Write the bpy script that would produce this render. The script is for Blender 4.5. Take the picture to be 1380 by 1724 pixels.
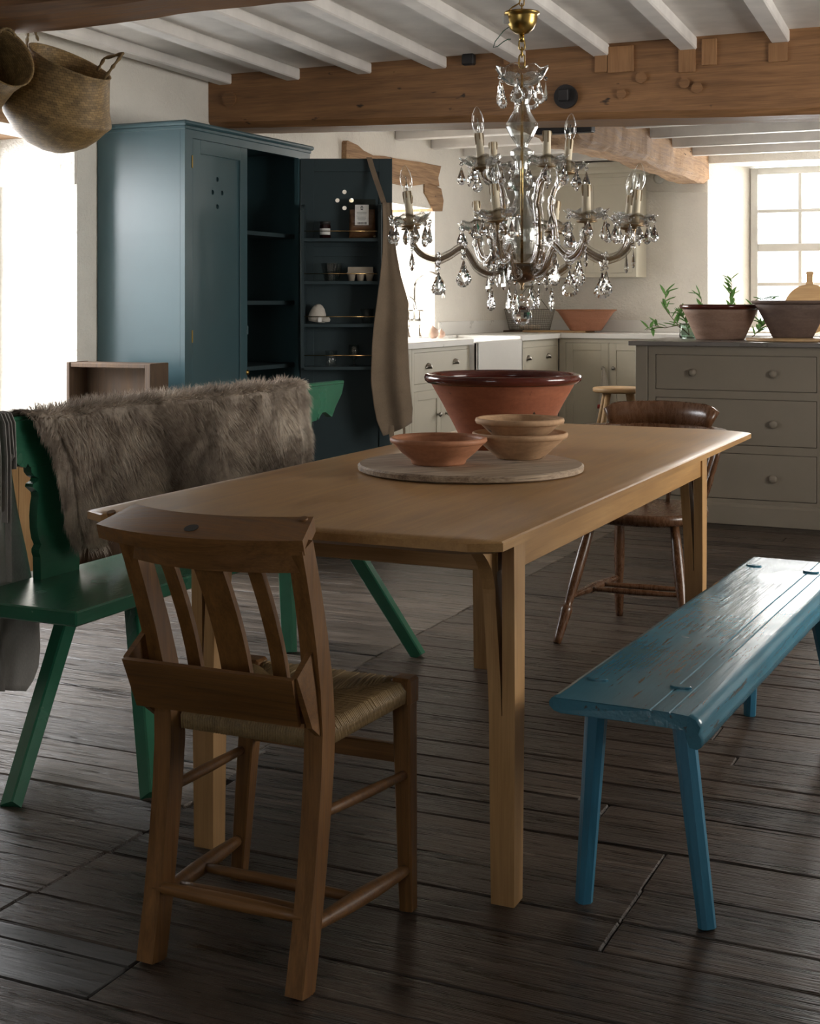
import bpy, math, random
from mathutils import Vector, Matrix, noise
random.seed(7)
for o in list(bpy.data.objects): bpy.data.objects.remove(o)
scene = bpy.context.scene
COL = scene.collection
R = math.radians
PI = math.pi

# ------------------------------------------------------------------ camera
F, CX, HY, CAMH, TH = 2340.0, 690.0, 508.0, 1.175, R(24.67)   # focal length, centre, horizon row (1380x1724 frame)
SN, CS = math.sin(TH), math.cos(TH)
cam_d = bpy.data.cameras.new('camera'); cam = bpy.data.objects.new('camera', cam_d); COL.objects.link(cam)
cam.location = (0, 0, CAMH); cam.rotation_euler = (PI/2, 0, TH)
cam_d.sensor_fit = 'HORIZONTAL'; cam_d.sensor_width = 36; cam_d.lens = 36*F/1380
cam_d.shift_y = -(862-HY)/1380; cam_d.clip_start = 0.05; cam_d.clip_end = 100
scene.camera = cam

def ray(x, y):
    u, v = (x-CX)/F, (HY-y)/F
    return Vector((-SN+u*CS, CS+u*SN, v))
def onz(x, y, z): a = ray(x, y); d = (z-CAMH)/a.z; return Vector((a.x*d, a.y*d, z))
def onx(x, y, X): a = ray(x, y); d = X/a.x; return Vector((X, a.y*d, CAMH+a.z*d))
def ony(x, y, Y): a = ray(x, y); d = Y/a.y; return Vector((a.x*d, Y, CAMH+a.z*d))

# ------------------------------------------------------------------ world, window daylight, front fill, exposure
w = bpy.data.worlds.new('world'); scene.world = w; w.use_nodes = True
bg = w.node_tree.nodes['Background']; bg.inputs[0].default_value = (0.93, 0.97, 1, 1); bg.inputs[1].default_value = 2.5
scene.view_settings.view_transform = 'Standard'; scene.view_settings.look = 'None'
scene.view_settings.gamma = 1; scene.view_settings.use_curve_mapping = False
scene.view_settings.exposure = 0.7
def daylight(name, loc, rot, sx, sz, L, col=(1, 1, 1)):
    d = bpy.data.lights.new(name, 'AREA'); d.shape = 'RECTANGLE'; d.size = sx; d.size_y = sz
    d.energy = PI*sx*sz*L; d.color = col
    o = bpy.data.objects.new(name, d); COL.objects.link(o); o.location = loc; o.rotation_euler = rot
    o['kind'] = 'helper'
    return o
# overcast sky right outside each window; the front one is added fill
daylight('window_daylight_back', (-1.42, 11.6, 1.75), (-PI/2, 0, 0), 2.4, 2.0, 10.5, (1, 0.97, 0.92))
daylight('window_daylight_alcove', (-5.3, 4.1, 2.35), (0, -PI/2+.35, 0), 2.2, 3.0, 12.5, (0.98, 0.98, 1))
daylight('window_daylight_sink', (-4.9, 8.37, 1.7), (0, -PI/2+.2, 0), 1.7, 1.9, 13.0, (1, 0.96, 0.9))
daylight('window_daylight_side', (1.95, 4.35, 1.55), (0, PI/2, 0), 1.6, 2.0, 10.0, (1, 0.95, 0.87))
daylight('front_fill_light', (-1.0, -2.1, 1.6), (PI/2, 0, 0), 1.8, 1.6, 0.9, (1, 0.98, 0.95))  # added fill light from behind the camera, no known source there

# ------------------------------------------------------------------ mesh builder
def frame_from(t, up=Vector((0, 0, 1))):
    t = t.normalized()
    if abs(t.dot(up)) > 0.98: up = Vector((0, 1, 0))
    a = t.cross(up).normalized(); b = a.cross(t).normalized()
    return a, b
class MB:
    def __init__(s): s.v = []; s.f = []; s.sm = []
    def add(s, vs, fs, M=None, smooth=False):
        n = len(s.v)
        for p in vs:
            p = Vector(p)
            if M is not None: p = M @ p
            s.v.append(p)
        for f in fs: s.f.append([i+n for i in f]); s.sm.append(smooth)
        return s
    def box(s, x0, x1, y0, y1, z0, z1, bev=0.0, M=None):
        if x0 > x1: x0, x1 = x1, x0
        if y0 > y1: y0, y1 = y1, y0
        if z0 > z1: z0, z1 = z1, z0
        if bev <= 0:
            vs = [(x0,y0,z0),(x1,y0,z0),(x1,y1,z0),(x0,y1,z0),(x0,y0,z1),(x1,y0,z1),(x1,y1,z1),(x0,y1,z1)]
            fs = [(3,2,1,0),(4,5,6,7),(0,1,5,4),(1,2,6,5),(2,3,7,6),(3,0,4,7)]
            return s.add(vs, fs, M)
        b = min(bev, (x1-x0)*.45, (y1-y0)*.45, (z1-z0)*.45)
        X = (x0, x1); Y = (y0, y1); Z = (z0, z1); vs = []; idx = {}
        for i in (0,1):
            for j in (0,1):
                for k in (0,1):
                    si, sj, sk = (1,-1)[i], (1,-1)[j], (1,-1)[k]
                    idx[i,j,k,0] = len(vs); vs.append((X[i], Y[j]+sj*b, Z[k]+sk*b))
                    idx[i,j,k,1] = len(vs); vs.append((X[i]+si*b, Y[j], Z[k]+sk*b))
                    idx[i,j,k,2] = len(vs); vs.append((X[i]+si*b, Y[j]+sj*b, Z[k]))
        c = idx; fs = []
        fs += [(c[0,0,0,0],c[0,0,1,0],c[0,1,1,0],c[0,1,0,0]), (c[1,0,0,0],c[1,1,0,0],c[1,1,1,0],c[1,0,1,0]),
               (c[0,0,0,1],c[1,0,0,1],c[1,0,1,1],c[0,0,1,1]), (c[0,1,0,1],c[0,1,1,1],c[1,1,1,1],c[1,1,0,1]),
               (c[0,0,0,2],c[0,1,0,2],c[1,1,0,2],c[1,0,0,2]), (c[0,0,1,2],c[1,0,1,2],c[1,1,1,2],c[0,1,1,2])]
        for i in (0,1):
            for j in (0,1):
                q = (c[i,j,0,0],c[i,j,1,0],c[i,j,1,1],c[i,j,0,1]); fs.append(q if i == j else q[::-1])
        for i in (0,1):
            for k in (0,1):
                q = (c[i,0,k,0],c[i,0,k,2],c[i,1,k,2],c[i,1,k,0]); fs.append(q[::-1] if i == k else q)
        for j in (0,1):
            for k in (0,1):
                q = (c[0,j,k,1],c[0,j,k,2],c[1,j,k,2],c[1,j,k,1]); fs.append(q if j == k else q[::-1])
        for i in (0,1):
            for j in (0,1):
                for k in (0,1):
                    q = (c[i,j,k,0],c[i,j,k,1],c[i,j,k,2]); fs.append(q if (i+j+k) % 2 == 0 else q[::-1])
        return s.add(vs, fs, M)
    def bar(s, p0, p1, w0, d0, w1=None, d1=None, up=Vector((0,0,1)), bev=0.0):
        """tapered rectangular bar; w across (t x up), d along the remaining axis"""
        p0 = Vector(p0); p1 = Vector(p1); w1 = w0 if w1 is None else w1; d1 = d0 if d1 is None else d1
        a, b = frame_from(p1-p0, up); vs = []
        for p, w_, d_ in ((p0,w0,d0),(p1,w1,d1)):
            e = bev
            for x, y in ((-w_/2+e,-d_/2),(w_/2-e,-d_/2),(w_/2,-d_/2+e),(w_/2,d_/2-e),(w_/2-e,d_/2),(-w_/2+e,d_/2),(-w_/2,d_/2-e),(-w_/2,-d_/2+e)) if bev > 0 else ((-w_/2,-d_/2),(w_/2,-d_/2),(w_/2,d_/2),(-w_/2,d_/2)):
                vs.append(p+a*x+b*y)
        n = len(vs)//2
        fs = [tuple(range(n)), tuple(range(2*n-1, n-1, -1))] + [(i, i+n, (i+1) % n+n, (i+1) % n) for i in range(n)]
        return s.add(vs, fs)
    def sweep(s, pts, sec, ups=None, scales=None, caps=True, smooth=False, up=Vector((0,0,1))):
        """sweep closed 2D section along pts"""
        pts = [Vector(p) for p in pts]; n = len(sec); vs = []; fs = []
        for i, p in enumerate(pts):
            t = (pts[min(i+1,len(pts)-1)]-pts[max(i-1,0)])
            a, b = frame_from(t, up); k = scales[i] if scales else 1
            kx, ky = k if isinstance(k, tuple) else (k, k)
            vs += [p+a*x*kx+b*y*ky for x, y in sec]
        for i in range(len(pts)-1):
            for j in range(n):
                fs.append((i*n+j, (i+1)*n+j, (i+1)*n+(j+1) % n, i*n+(j+1) % n))
        s.add(vs, fs, smooth=smooth)
        if caps: s.add(vs[:n], [tuple(range(n))]); s.add(vs[-n:], [tuple(range(n-1,-1,-1))])
        return s
    def tube(s, pts, r, seg=10, caps=True, smooth=True, closed=False):
        pts = [Vector(p) for p in pts]; m = len(pts)
        rr = r if isinstance(r, (list, tuple)) else [r]*m
        vs = []; fs = []; a = None
        for i, p in enumerate(pts):
            t = (pts[(i+1) % m]-pts[i-1]) if closed else (pts[min(i+1,m-1)]-pts[max(i-1,0)])
            t.normalize()
            if a is None: a, b = frame_from(t)
            else:
                a = (a-t*a.dot(t)).normalized(); b = t.cross(a)*1.0
            b = a.cross(t)
            for j in range(seg):
                q = 2*PI*j/seg; vs.append(p+(a*math.cos(q)+b*math.sin(q))*rr[i])
        for i in range(m if closed else m-1):
            k = (i+1) % m
            for j in range(seg): fs.append((i*seg+j, k*seg+j, k*seg+(j+1) % seg, i*seg+(j+1) % seg))
        s.add(vs, fs, smooth=smooth)
        if caps and not closed:
            s.add(vs[:seg], [tuple(range(seg))]); s.add(vs[-seg:], [tuple(range(seg-1,-1,-1))])
        return s
    def lathe(s, prof, seg=24, M=None, smooth=True, sx=1, sy=1, wob=None):
        vs = []; fs = []; ring = []
        for r, z in prof:
            if r <= 1e-6: ring.append([len(vs)]); vs.append((0,0,z))
            else:
                ring.append(list(range(len(vs), len(vs)+seg)))
                for j in range(seg):
                    q = 2*PI*j/seg; k = wob(q, r, z) if wob else (1, 0)
                    vs.append((r*k[0]*math.cos(q)*sx, r*k[0]*math.sin(q)*sy, z+k[1]))
        for a, b in zip(ring, ring[1:]):
            for j in range(seg):
                k = (j+1) % seg
                if len(a) == 1 and len(b) == 1: continue
                if len(a) == 1: fs.append((a[0], b[k], b[j]))
                elif len(b) == 1: fs.append((a[j], a[k], b[0]))
                else: fs.append((a[j], a[k], b[k], b[j]))
        return s.add(vs, fs, M, smooth)
    def prism(s, poly, ax, a, b, M=None):
        """extrude 2D polygon along axis ax ('x': poly=(y,z), 'y': (x,z), 'z': (x,y)) from a to b"""
        n = len(poly); vs = []
        for c in (a, b):
            for p, q in poly: vs.append({'x': (c,p,q), 'y': (p,c,q), 'z': (p,q,c)}[ax])
        fs = [tuple(range(n)), tuple(range(2*n-1,n-1,-1))] + [(i,(i+1) % n,(i+1) % n+n,i+n) for i in range(n)]
        return s.add(vs, [f[::-1] for f in fs], M)
    def grid(s, fn, nu, nv, smooth=True, both=None):
        vs = [fn(i/nu, j/nv) for i in range(nu+1) for j in range(nv+1)]; m = nv+1
        fs = [(i*m+j,(i+1)*m+j,(i+1)*m+j+1,i*m+j+1) for i in range(nu) for j in range(nv)]
        return s.add(vs, fs, smooth=smooth)
    def build(s, name, mat, parent=None, local=False, solid=0.0, fix=True):
        me = bpy.data.meshes.new(name)
        org = Vector((0,0,0)) if (local or parent is None) else ORG.get(parent.name, Vector((0,0,0)))
        me.from_pydata([tuple(p-org) for p in s.v], [], s.f)
        me.polygons.foreach_set('use_smooth', s.sm)
        if fix:
            import bmesh
            bm = bmesh.new(); bm.from_mesh(me); bmesh.ops.remove_doubles(bm, verts=bm.verts, dist=1e-5)
            bmesh.ops.recalc_face_normals(bm, faces=bm.faces); bm.to_mesh(me); bm.free()
        if mat: me.materials.append(mat)
        o = bpy.data.objects.new(name, me); COL.objects.link(o)
        if parent is not None: o.parent = parent; ORG[o.name] = org
        if solid:
            m = o.modifiers.new('solid', 'SOLIDIFY'); m.thickness = solid; m.offset = 0
        return o
ORG = {}
def tag(o, label=None, cat=None, group=None, kind=None):
    if label: o['label'] = label
    if cat: o['category'] = cat
    if group: o['group'] = group
    if kind: o['kind'] = kind
    return o
def thing(name, label, cat, loc=(0,0,0), rz=0, group=None, rx=0, ry=0):
    o = bpy.data.objects.new(name, None); COL.objects.link(o)
    o.location = loc; o.rotation_euler = (rx, ry, rz); o.empty_display_size = 0.1
    ORG[o.name] = Vector(loc)
    return tag(o, label, cat, group)
def inst(src, name, parent, loc, rot=(0,0,0), sc=1.0):
    o = bpy.data.objects.new(name, src.data); COL.objects.link(o); o.parent = parent
    o.location = loc; o.rotation_euler = rot
    o.scale = sc if isinstance(sc, tuple) else (sc, sc, sc)
    return o
def mesh_only(mb, name, mat):
    """mesh data for shared copies"""
    o = mb.build(name, mat); me = o.data; bpy.data.objects.remove(o)
    class Z: pass
    z = Z(); z.data = me
    return z
def struct(o, label=None): return tag(o, label, kind='structure')
def wobble(o, amp, scale, mask=None):
    """gentle real unevenness of hand-made surfaces"""
    for v in o.data.vertices:
        p = v.co*scale; n = noise.noise_vector(p+Vector((3.1,7.7,1.3)))
        v.co += n*amp*(mask(v.co) if mask else 1)

# ------------------------------------------------------------------ materials
def nm(name):
    m = bpy.data.materials.new(name); m.use_nodes = True
    nt = m.node_tree; return m, nt, nt.nodes['Principled BSDF']
def N(nt, t, **k):
    n = nt.nodes.new(t)
    for a, b in k.items():
        if a in n.inputs.keys() if hasattr(n.inputs, 'keys') else False: n.inputs[a].default_value = b
        else: setattr(n, a, b)
    return n
def L(nt, a, b): nt.links.new(a, b)
def coords(nt, scale=(1,1,1), rnd=False, kind='Object', rot=(0,0,0)):
    tc = N(nt, 'ShaderNodeTexCoord'); mp = N(nt, 'ShaderNodeMapping')
    mp.inputs['Scale'].default_value = scale; mp.inputs['Rotation'].default_value = rot
    src = tc.outputs[kind]
    if rnd:
        oi = N(nt, 'ShaderNodeObjectInfo'); ad = N(nt, 'ShaderNodeVectorMath', operation='MULTIPLY_ADD')
        cmb = N(nt, 'ShaderNodeCombineXYZ')
        for i in range(3): L(nt, oi.outputs['Random'], cmb.inputs[i])
        L(nt, cmb.outputs[0], ad.inputs[0]); ad.inputs[1].default_value = (37, 53, 71); L(nt, src, ad.inputs[2]); src = ad.outputs[0]
    L(nt, src, mp.inputs[0]); return mp.outputs[0]
def noise_tex(nt, vec, scale, detail=4, rough=.55, dist=0):
    n = N(nt, 'ShaderNodeTexNoise'); n.inputs['Scale'].default_value = scale; n.inputs['Detail'].default_value = detail
    n.inputs['Roughness'].default_value = rough; n.inputs['Distortion'].default_value = dist
    L(nt, vec, n.inputs['Vector']); return n.outputs[0]
def ramp(nt, fac, stops):
    n = N(nt, 'ShaderNodeValToRGB'); e = n.color_ramp.elements
    while len(e) < len(stops): e.new(.5)
    for x, (p, c) in zip(e, stops): x.position = p; x.color = (*c, 1) if len(c) == 3 else c
    L(nt, fac, n.inputs[0]); return n.outputs[0]
def mixc(nt, fac, a, b, mode='MIX'):
    n = N(nt, 'ShaderNodeMix', data_type='RGBA', blend_type=mode)
    for s_, v in ((n.inputs[0], fac), (n.inputs[6], a), (n.inputs[7], b)):
        if hasattr(v, 'is_output'): L(nt, v, s_)
        else: s_.default_value = v if isinstance(v, (int, float)) else (*v, 1)
    return n.outputs[2]
def bump(nt, bs, h, strength=.3, dist=.01):
    b = N(nt, 'ShaderNodeBump'); b.inputs['Strength'].default_value = strength; b.inputs['Distance'].default_value = dist
    L(nt, h, b.inputs['Height']); L(nt, b.outputs[0], bs.inputs['Normal']); return b
def g3(c, k): return tuple(min(1, x*k) for x in c)
def wood(name, dark, light, axis='x', scale=1.0, rough=.5, bmp=.25, rnd=False, wear=None, spec=.5, contrast=1.0, rvar=.15, coat=0.0, grain=.5, holes=None, cracks=None, bdist=.006):
    """grain drawn out along one axis: slow figure, medium streaks and fine pores"""
    m, nt, bs = nm(name)
    def st(k): return tuple(scale*(k if a == axis else 1) for a in 'xyz')
    big = noise_tex(nt, coords(nt, st(.10), rnd), 16, 4, .6, 1.5); med = noise_tex(nt, coords(nt, st(.045), rnd), 70, 4, .65, .6)
    fine = noise_tex(nt, coords(nt, st(.02), rnd), 300, 2, .6); bl = noise_tex(nt, coords(nt, (1,1,1), rnd), 2.2*scale, 2)
    f = mixc(nt, grain, big, med); f = mixc(nt, grain*.5, f, fine)
    w_ = .16/contrast; mid = tuple((x+y)/2 for x, y in zip(dark, light))
    c = ramp(nt, f, [(.5-w_, dark), (.5, mid), (.5+w_, light)])
    c = mixc(nt, 1.0, c, ramp(nt, bl, [(.3, (.80,.78,.76)), (.7, (1.1,1.1,1.1))]), 'MULTIPLY')
    if rnd:
        oi = N(nt, 'ShaderNodeObjectInfo')
        c = mixc(nt, 1.0, c, ramp(nt, oi.outputs['Random'], [(0, (.62,.60,.58)), (.5, (1,.97,.94)), (1, (1.35,1.33,1.3))]), 'MULTIPLY')
    if wear:
        wn = noise_tex(nt, coords(nt, st(.3), rnd), 9, 8, .75, .5); c = mixc(nt, ramp(nt, wn, [(.55, (0,0,0)), (.72, (.8,.8,.8))]), c, wear)
    if holes:
        hn = noise_tex(nt, coords(nt, st(.45), rnd), 20, 3, .55); c = mixc(nt, ramp(nt, hn, [(.70, (0,0,0)), (.74, (1,1,1))]), c, holes)
    h = f
    if cracks:
        cn = noise_tex(nt, coords(nt, st(.03), rnd), 34, 3, .5, .3); cl = ramp(nt, cn, [(.478, (0,0,0)), (.5, (1,1,1)), (.522, (0,0,0))])
        pm = noise_tex(nt, coords(nt, st(.3), rnd), 6, 2); cl = mixc(nt, 1.0, cl, ramp(nt, pm, [(.48, (0,0,0)), (.6, (1,1,1))]), 'MULTIPLY')
        c = mixc(nt, cl, c, cracks); h = mixc(nt, cl, f, (0,0,0))
    L(nt, c, bs.inputs['Base Color'])
    rr = ramp(nt, f, [(.38, (rough-rvar,)*3), (.62, (rough+rvar,)*3)]); L(nt, rr, bs.inputs['Roughness'])
    bs.inputs['Specular IOR Level'].default_value = spec
    if coat: bs.inputs['Coat Weight'].default_value = coat; bs.inputs['Coat Roughness'].default_value = .16
    bump(nt, bs, h, bmp, bdist)
    return m
def paint(name, col, rough=.45, bmp=.08, spec=.5, var=.12, wear=None, wamt=.62, brush=None, wscale=16, coat=0.0, rv=.04):
    m, nt, bs = nm(name); v = coords(nt)
    a = noise_tex(nt, v, 5, 4); b = noise_tex(nt, coords(nt, brush) if brush else v, 90, 3)
    c = ramp(nt, a, [(.3, g3(col, 1-var)), (.7, g3(col, 1+var))])
    if wear:
        wn = noise_tex(nt, coords(nt, brush) if brush else v, wscale, 8, .7, .4)
        c = mixc(nt, ramp(nt, wn, [(wamt, (0,0,0)), (wamt+.05, (1,1,1))]), c, wear)
    L(nt, c, bs.inputs['Base Color']); bs.inputs['Specular IOR Level'].default_value = spec
    L(nt, ramp(nt, a, [(.3, (rough-rv,)*3), (.7, (rough+rv,)*3)]), bs.inputs['Roughness'])
    if coat: bs.inputs['Coat Weight'].default_value = coat; bs.inputs['Coat Roughness'].default_value = .12
    bump(nt, bs, b, bmp, .004); return m
def plain(name, col, rough=.5, metal=0.0, spec=.5, var=.1):
    m, nt, bs = nm(name); bs.inputs['Base Color'].default_value = (*col, 1); bs.inputs['Roughness'].default_value = rough
    bs.inputs['Metallic'].default_value = metal; bs.inputs['Specular IOR Level'].default_value = spec
    a = noise_tex(nt, coords(nt), 30, 3); L(nt, ramp(nt, a, [(.3, g3(col, 1-var)), (.7, g3(col, 1+var*.8))]), bs.inputs['Base Color'])
    return m
def clear_glass(name, col=(1,1,1), rough=0.0, ior=1.5):
    m, nt, bs = nm(name); bs.inputs['Base Color'].default_value = (*col, 1); bs.inputs['Roughness'].default_value = rough
    bs.inputs['Transmission Weight'].default_value = 1; bs.inputs['IOR'].default_value = ior; return m
def pane_glass(name):
    m = bpy.data.materials.new(name); m.use_nodes = True; nt = m.node_tree; nt.nodes.clear()
    o = N(nt, 'ShaderNodeOutputMaterial'); t = N(nt, 'ShaderNodeBsdfTransparent'); g = N(nt, 'ShaderNodeBsdfGlossy'); g.inputs['Roughness'].default_value = .02
    lw = N(nt, 'ShaderNodeLayerWeight'); pw = N(nt, 'ShaderNodeMath', operation='POWER'); pw.inputs[1].default_value = 4
    ml = N(nt, 'ShaderNodeMath', operation='MULTIPLY_ADD'); ml.inputs[1].default_value = .35; ml.inputs[2].default_value = .03; x = N(nt, 'ShaderNodeMixShader')
    L(nt, lw.outputs['Facing'], pw.inputs[0]); L(nt, pw.outputs[0], ml.inputs[0])
    L(nt, ml.outputs[0], x.inputs[0]); L(nt, t.outputs[0], x.inputs[1]); L(nt, g.outputs[0], x.inputs[2]); L(nt, x.outputs[0], o.inputs[0]); return m
def shell_glass(name, tint=(.96,.97,.96), base=.05, edge=.75, power=2.6, rough=.03):
    m = bpy.data.materials.new(name); m.use_nodes = True; nt = m.node_tree; nt.nodes.clear()
    o = N(nt, 'ShaderNodeOutputMaterial'); t = N(nt, 'ShaderNodeBsdfTransparent'); t.inputs[0].default_value = (*tint, 1); g = N(nt, 'ShaderNodeBsdfGlossy'); g.inputs['Roughness'].default_value = rough
    lw = N(nt, 'ShaderNodeLayerWeight'); pw = N(nt, 'ShaderNodeMath', operation='POWER'); pw.inputs[1].default_value = power
    ml = N(nt, 'ShaderNodeMath', operation='MULTIPLY_ADD'); ml.inputs[1].default_value = edge; ml.inputs[2].default_value = base; x = N(nt, 'ShaderNodeMixShader')
    L(nt, lw.outputs['Facing'], pw.inputs[0]); L(nt, pw.outputs[0], ml.inputs[0])
    L(nt, ml.outputs[0], x.inputs[0]); L(nt, t.outputs[0], x.inputs[1]); L(nt, g.outputs[0], x.inputs[2]); L(nt, x.outputs[0], o.inputs[0]); return m
def plaster(name, col, bmp=.5, stain=None):
    m, nt, bs = nm(name); v = coords(nt)
    a = noise_tex(nt, v, 2.2, 5, .6); b = noise_tex(nt, v, 9, 6, .6, .4); c_ = noise_tex(nt, v, 60, 3)
    c = ramp(nt, a, [(.3, g3(col, .93)), (.7, g3(col, 1.04))])
    if stain:
        s_ = noise_tex(nt, v, 3.2, 8, .7, .8); c = mixc(nt, ramp(nt, s_, [(.63, (0,0,0)), (.74, (.6,.6,.6))]), c, stain)
    L(nt, c, bs.inputs['Base Color']); bs.inputs['Roughness'].default_value = .85; bs.inputs['Specular IOR Level'].default_value = .25
    bump(nt, bs, mixc(nt, .3, b, c_), bmp, .05); return m
def terracotta(name, col, dark, rough=.6, spots=None, gloss=False):
    m, nt, bs = nm(name); v = coords(nt)
    a = noise_tex(nt, coords(nt, (1,1,5)), 7, 6, .65, .5); b = noise_tex(nt, v, 90, 4, .6); s_ = noise_tex(nt, v, 26, 2, .5)
    c = ramp(nt, a, [(.32, dark), (.66, col)]); c = mixc(nt, .2, c, ramp(nt, b, [(.3, g3(col, .6)), (.7, g3(col, 1.3))]))
    if spots: c = mixc(nt, ramp(nt, s_, [(.69, (0,0,0)), (.73, (1,1,1))]), c, spots)
    L(nt, c, bs.inputs['Base Color']); bs.inputs['Roughness'].default_value = rough; bs.inputs['Specular IOR Level'].default_value = .5 if gloss else .3
    bump(nt, bs, mixc(nt, .5, a, b), .05 if gloss else .25, .003); return m
def cloth(name, col, var=.15):
    m, nt, bs = nm(name); v = coords(nt); a = noise_tex(nt, v, 8, 4)
    wv = noise_tex(nt, coords(nt, (1,1,.25)), 500, 2); c = ramp(nt, a, [(.3, g3(col, 1-var)), (.7, g3(col, 1+var))])
    c = mixc(nt, .3, c, ramp(nt, wv, [(.3, g3(col, .7)), (.7, g3(col, 1.25))]))
    L(nt, c, bs.inputs['Base Color']); bs.inputs['Roughness'].default_value = .9; bs.inputs['Specular IOR Level'].default_value = .15
    bs.inputs['Sheen Weight'].default_value = .2; bump(nt, bs, wv, .3, .002); return m

M_PLASTER = plaster('white_plaster', (.80,.765,.70), .45)
M_PLASTER_ST = plaster('stained_plaster', (.80,.765,.70), .6, (.42,.30,.19))
M_CEIL = paint('ceiling_white', (.70,.67,.635), .6, .15)
M_JOIST = paint('joist_white', (.72,.69,.66), .55, .2, brush=(1,.06,1))
M_SILLW = paint('window_white', (.86,.85,.83), .4, .05)
M_PANE = pane_glass('window_glass')
M_BEAM = wood('pine_beam', (.125,.058,.021), (.36,.185,.080), 'x', .8, .6, .5, contrast=1.0, holes=(.035,.018,.009))
M_BEAM_ROUGH = wood('rough_timber', (.17,.085,.036), (.50,.32,.18), 'y', 1.0, .85, 1.0, contrast=1.1, holes=(.06,.03,.015))
M_PATCH = wood('beam_patch', (.20,.095,.035), (.34,.18,.08), 'z', 1.5, .6, .3)
M_IRON = plain('dark_iron', (.035,.033,.034), .55, .6)
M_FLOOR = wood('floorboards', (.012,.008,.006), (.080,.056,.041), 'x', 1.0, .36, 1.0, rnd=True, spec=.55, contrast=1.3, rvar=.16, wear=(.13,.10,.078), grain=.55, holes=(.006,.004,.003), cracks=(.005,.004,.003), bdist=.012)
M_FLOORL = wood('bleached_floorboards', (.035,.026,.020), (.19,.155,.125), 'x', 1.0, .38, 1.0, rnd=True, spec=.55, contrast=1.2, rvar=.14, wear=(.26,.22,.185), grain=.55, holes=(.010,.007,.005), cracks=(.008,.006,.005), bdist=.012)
M_FLOORB = plain('floor_underside', (.012,.009,.008), .8)
M_SLATE = wood('slate_board', (.022,.021,.022), (.045,.043,.044), 'x', .9, .38, .3, rnd=True)
M_OAK = wood('table_oak', (.27,.135,.045), (.46,.27,.108), 'y', 1.0, .36, .04, contrast=1.0, rvar=.03, grain=.45, coat=.08)
M_OAKX = wood('table_oak_end', (.28,.145,.052), (.50,.30,.128), 'x', 1.0, .42, .2, contrast=.9)
M_OAKZ = wood('table_oak_leg', (.28,.145,.052), (.50,.30,.128), 'z', 1.0, .45, .2, contrast=.9)
M_CHAIR = wood('chair_elm', (.085,.034,.008), (.26,.122,.036), 'z', 1.2, .42, .2, contrast=1.0, rvar=.1)
M_CHAIRX = wood('chair_elm_across', (.085,.034,.008), (.26,.122,.036), 'x', 1.2, .42, .2, contrast=1.0, rvar=.1)
M_RUSH = wood('rush', (.13,.08,.03), (.36,.25,.115), 'y', 2.5, .55, .3, contrast=1.0)
M_WIND = wood('windsor_wood', (.045,.018,.008), (.13,.06,.026), 'z', 1.4, .28, .1, contrast=.8, rvar=.06)
M_GREEN = paint('green_paint', (.020,.120,.066), .25, .16, .55, .15, brush=(1,.2,1))
M_GREENL = M_GREEN
M_BLUE = paint('blue_bench_paint', (.042,.165,.235), .24, .25, .6, .10, wear=(.055,.06,.058), wamt=.60, brush=(1,.07,1), wscale=70, coat=.15)
M_BLUELEG = paint('blue_leg_paint', (.026,.145,.235), .4, .3, .5, .2, wear=(.02,.035,.045), wamt=.68, brush=(1,1,.06))
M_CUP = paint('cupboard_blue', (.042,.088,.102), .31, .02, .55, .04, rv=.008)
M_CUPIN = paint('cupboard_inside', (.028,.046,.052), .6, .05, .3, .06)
M_PUTTY = paint('putty_cabinet', (.58,.54,.44), .42, .04, .4, .04)
M_ISLE = paint('island_grey', (.235,.20,.158), .42, .04, .4, .04)
M_STONE = paint('island_worktop', (.17,.155,.145), .3, .05, .5, .2)
M_WORK = paint('white_worktop', (.78,.765,.73), .3, .02, .5, .02)
M_SINK = plain('white_fireclay', (.84,.83,.80), .2, var=.01)
M_CHROME = plain('chrome', (.75,.72,.68), .14, 1.0)
M_NICKEL = plain('nickel', (.32,.30,.27), .3, 1.0)
M_BRASS = plain('brass', (.42,.28,.085), .28, 1.0)
M_GILT = plain('gilt_rod', (.75,.50,.22), .22, 1.0)
M_ARM = plain('dull_gilt', (.25,.17,.09), .38, .7)
M_CRYSTAL = clear_glass('crystal', (1,1,1), 0.0, 1.52)
M_THIN = shell_glass('thin_glass')
M_DISH = shell_glass('cut_glass', (.93,.94,.93), .10, .85, 2.0, .05)
M_TUBE = shell_glass('glass_rod', (.97,.96,.94), .12, .8, 1.6, .06)
M_CANDLE = plain('candle_sleeve', (.80,.70,.52), .6)
M_DRIP = plain('candle_drip', (.33,.23,.12), .5)
M_TCBIG = terracotta('terracotta_red', (.33,.115,.06), (.21,.07,.038), .55, (.03,.018,.012))
M_TCGLZ = terracotta('brown_glaze', (.10,.02,.012), (.055,.012,.009), .12, gloss=True)
M_TCLT = terracotta('terracotta_pale', (.54,.345,.20), (.30,.17,.09), .75, (.09,.06,.04))
M_TCOR = terracotta('terracotta_orange', (.45,.20,.105), (.28,.115,.055), .6)
M_TCGREY = terracotta('terracotta_grey', (.21,.15,.125), (.12,.085,.075), .65)
M_TCPINK = terracotta('terracotta_pink', (.36,.235,.18), (.24,.145,.10), .65)
M_BOARD = wood('grey_board', (.17,.11,.07), (.48,.37,.26), 'x', 1.0, .7, .5, contrast=1.5, cracks=(.06,.04,.025))
M_BOARDP = wood('pine_board', (.42,.25,.115), (.62,.42,.22), 'x', 1.0, .55, .2)
M_PINE = wood('pine_panel', (.44,.25,.10), (.66,.43,.21), 'z', .9, .5, .15)
M_CRATE = wood('old_crate', (.055,.03,.016), (.15,.095,.055), 'z', 1.0, .75, .5)
M_BASKET_C = (.22,.145,.065)
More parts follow.
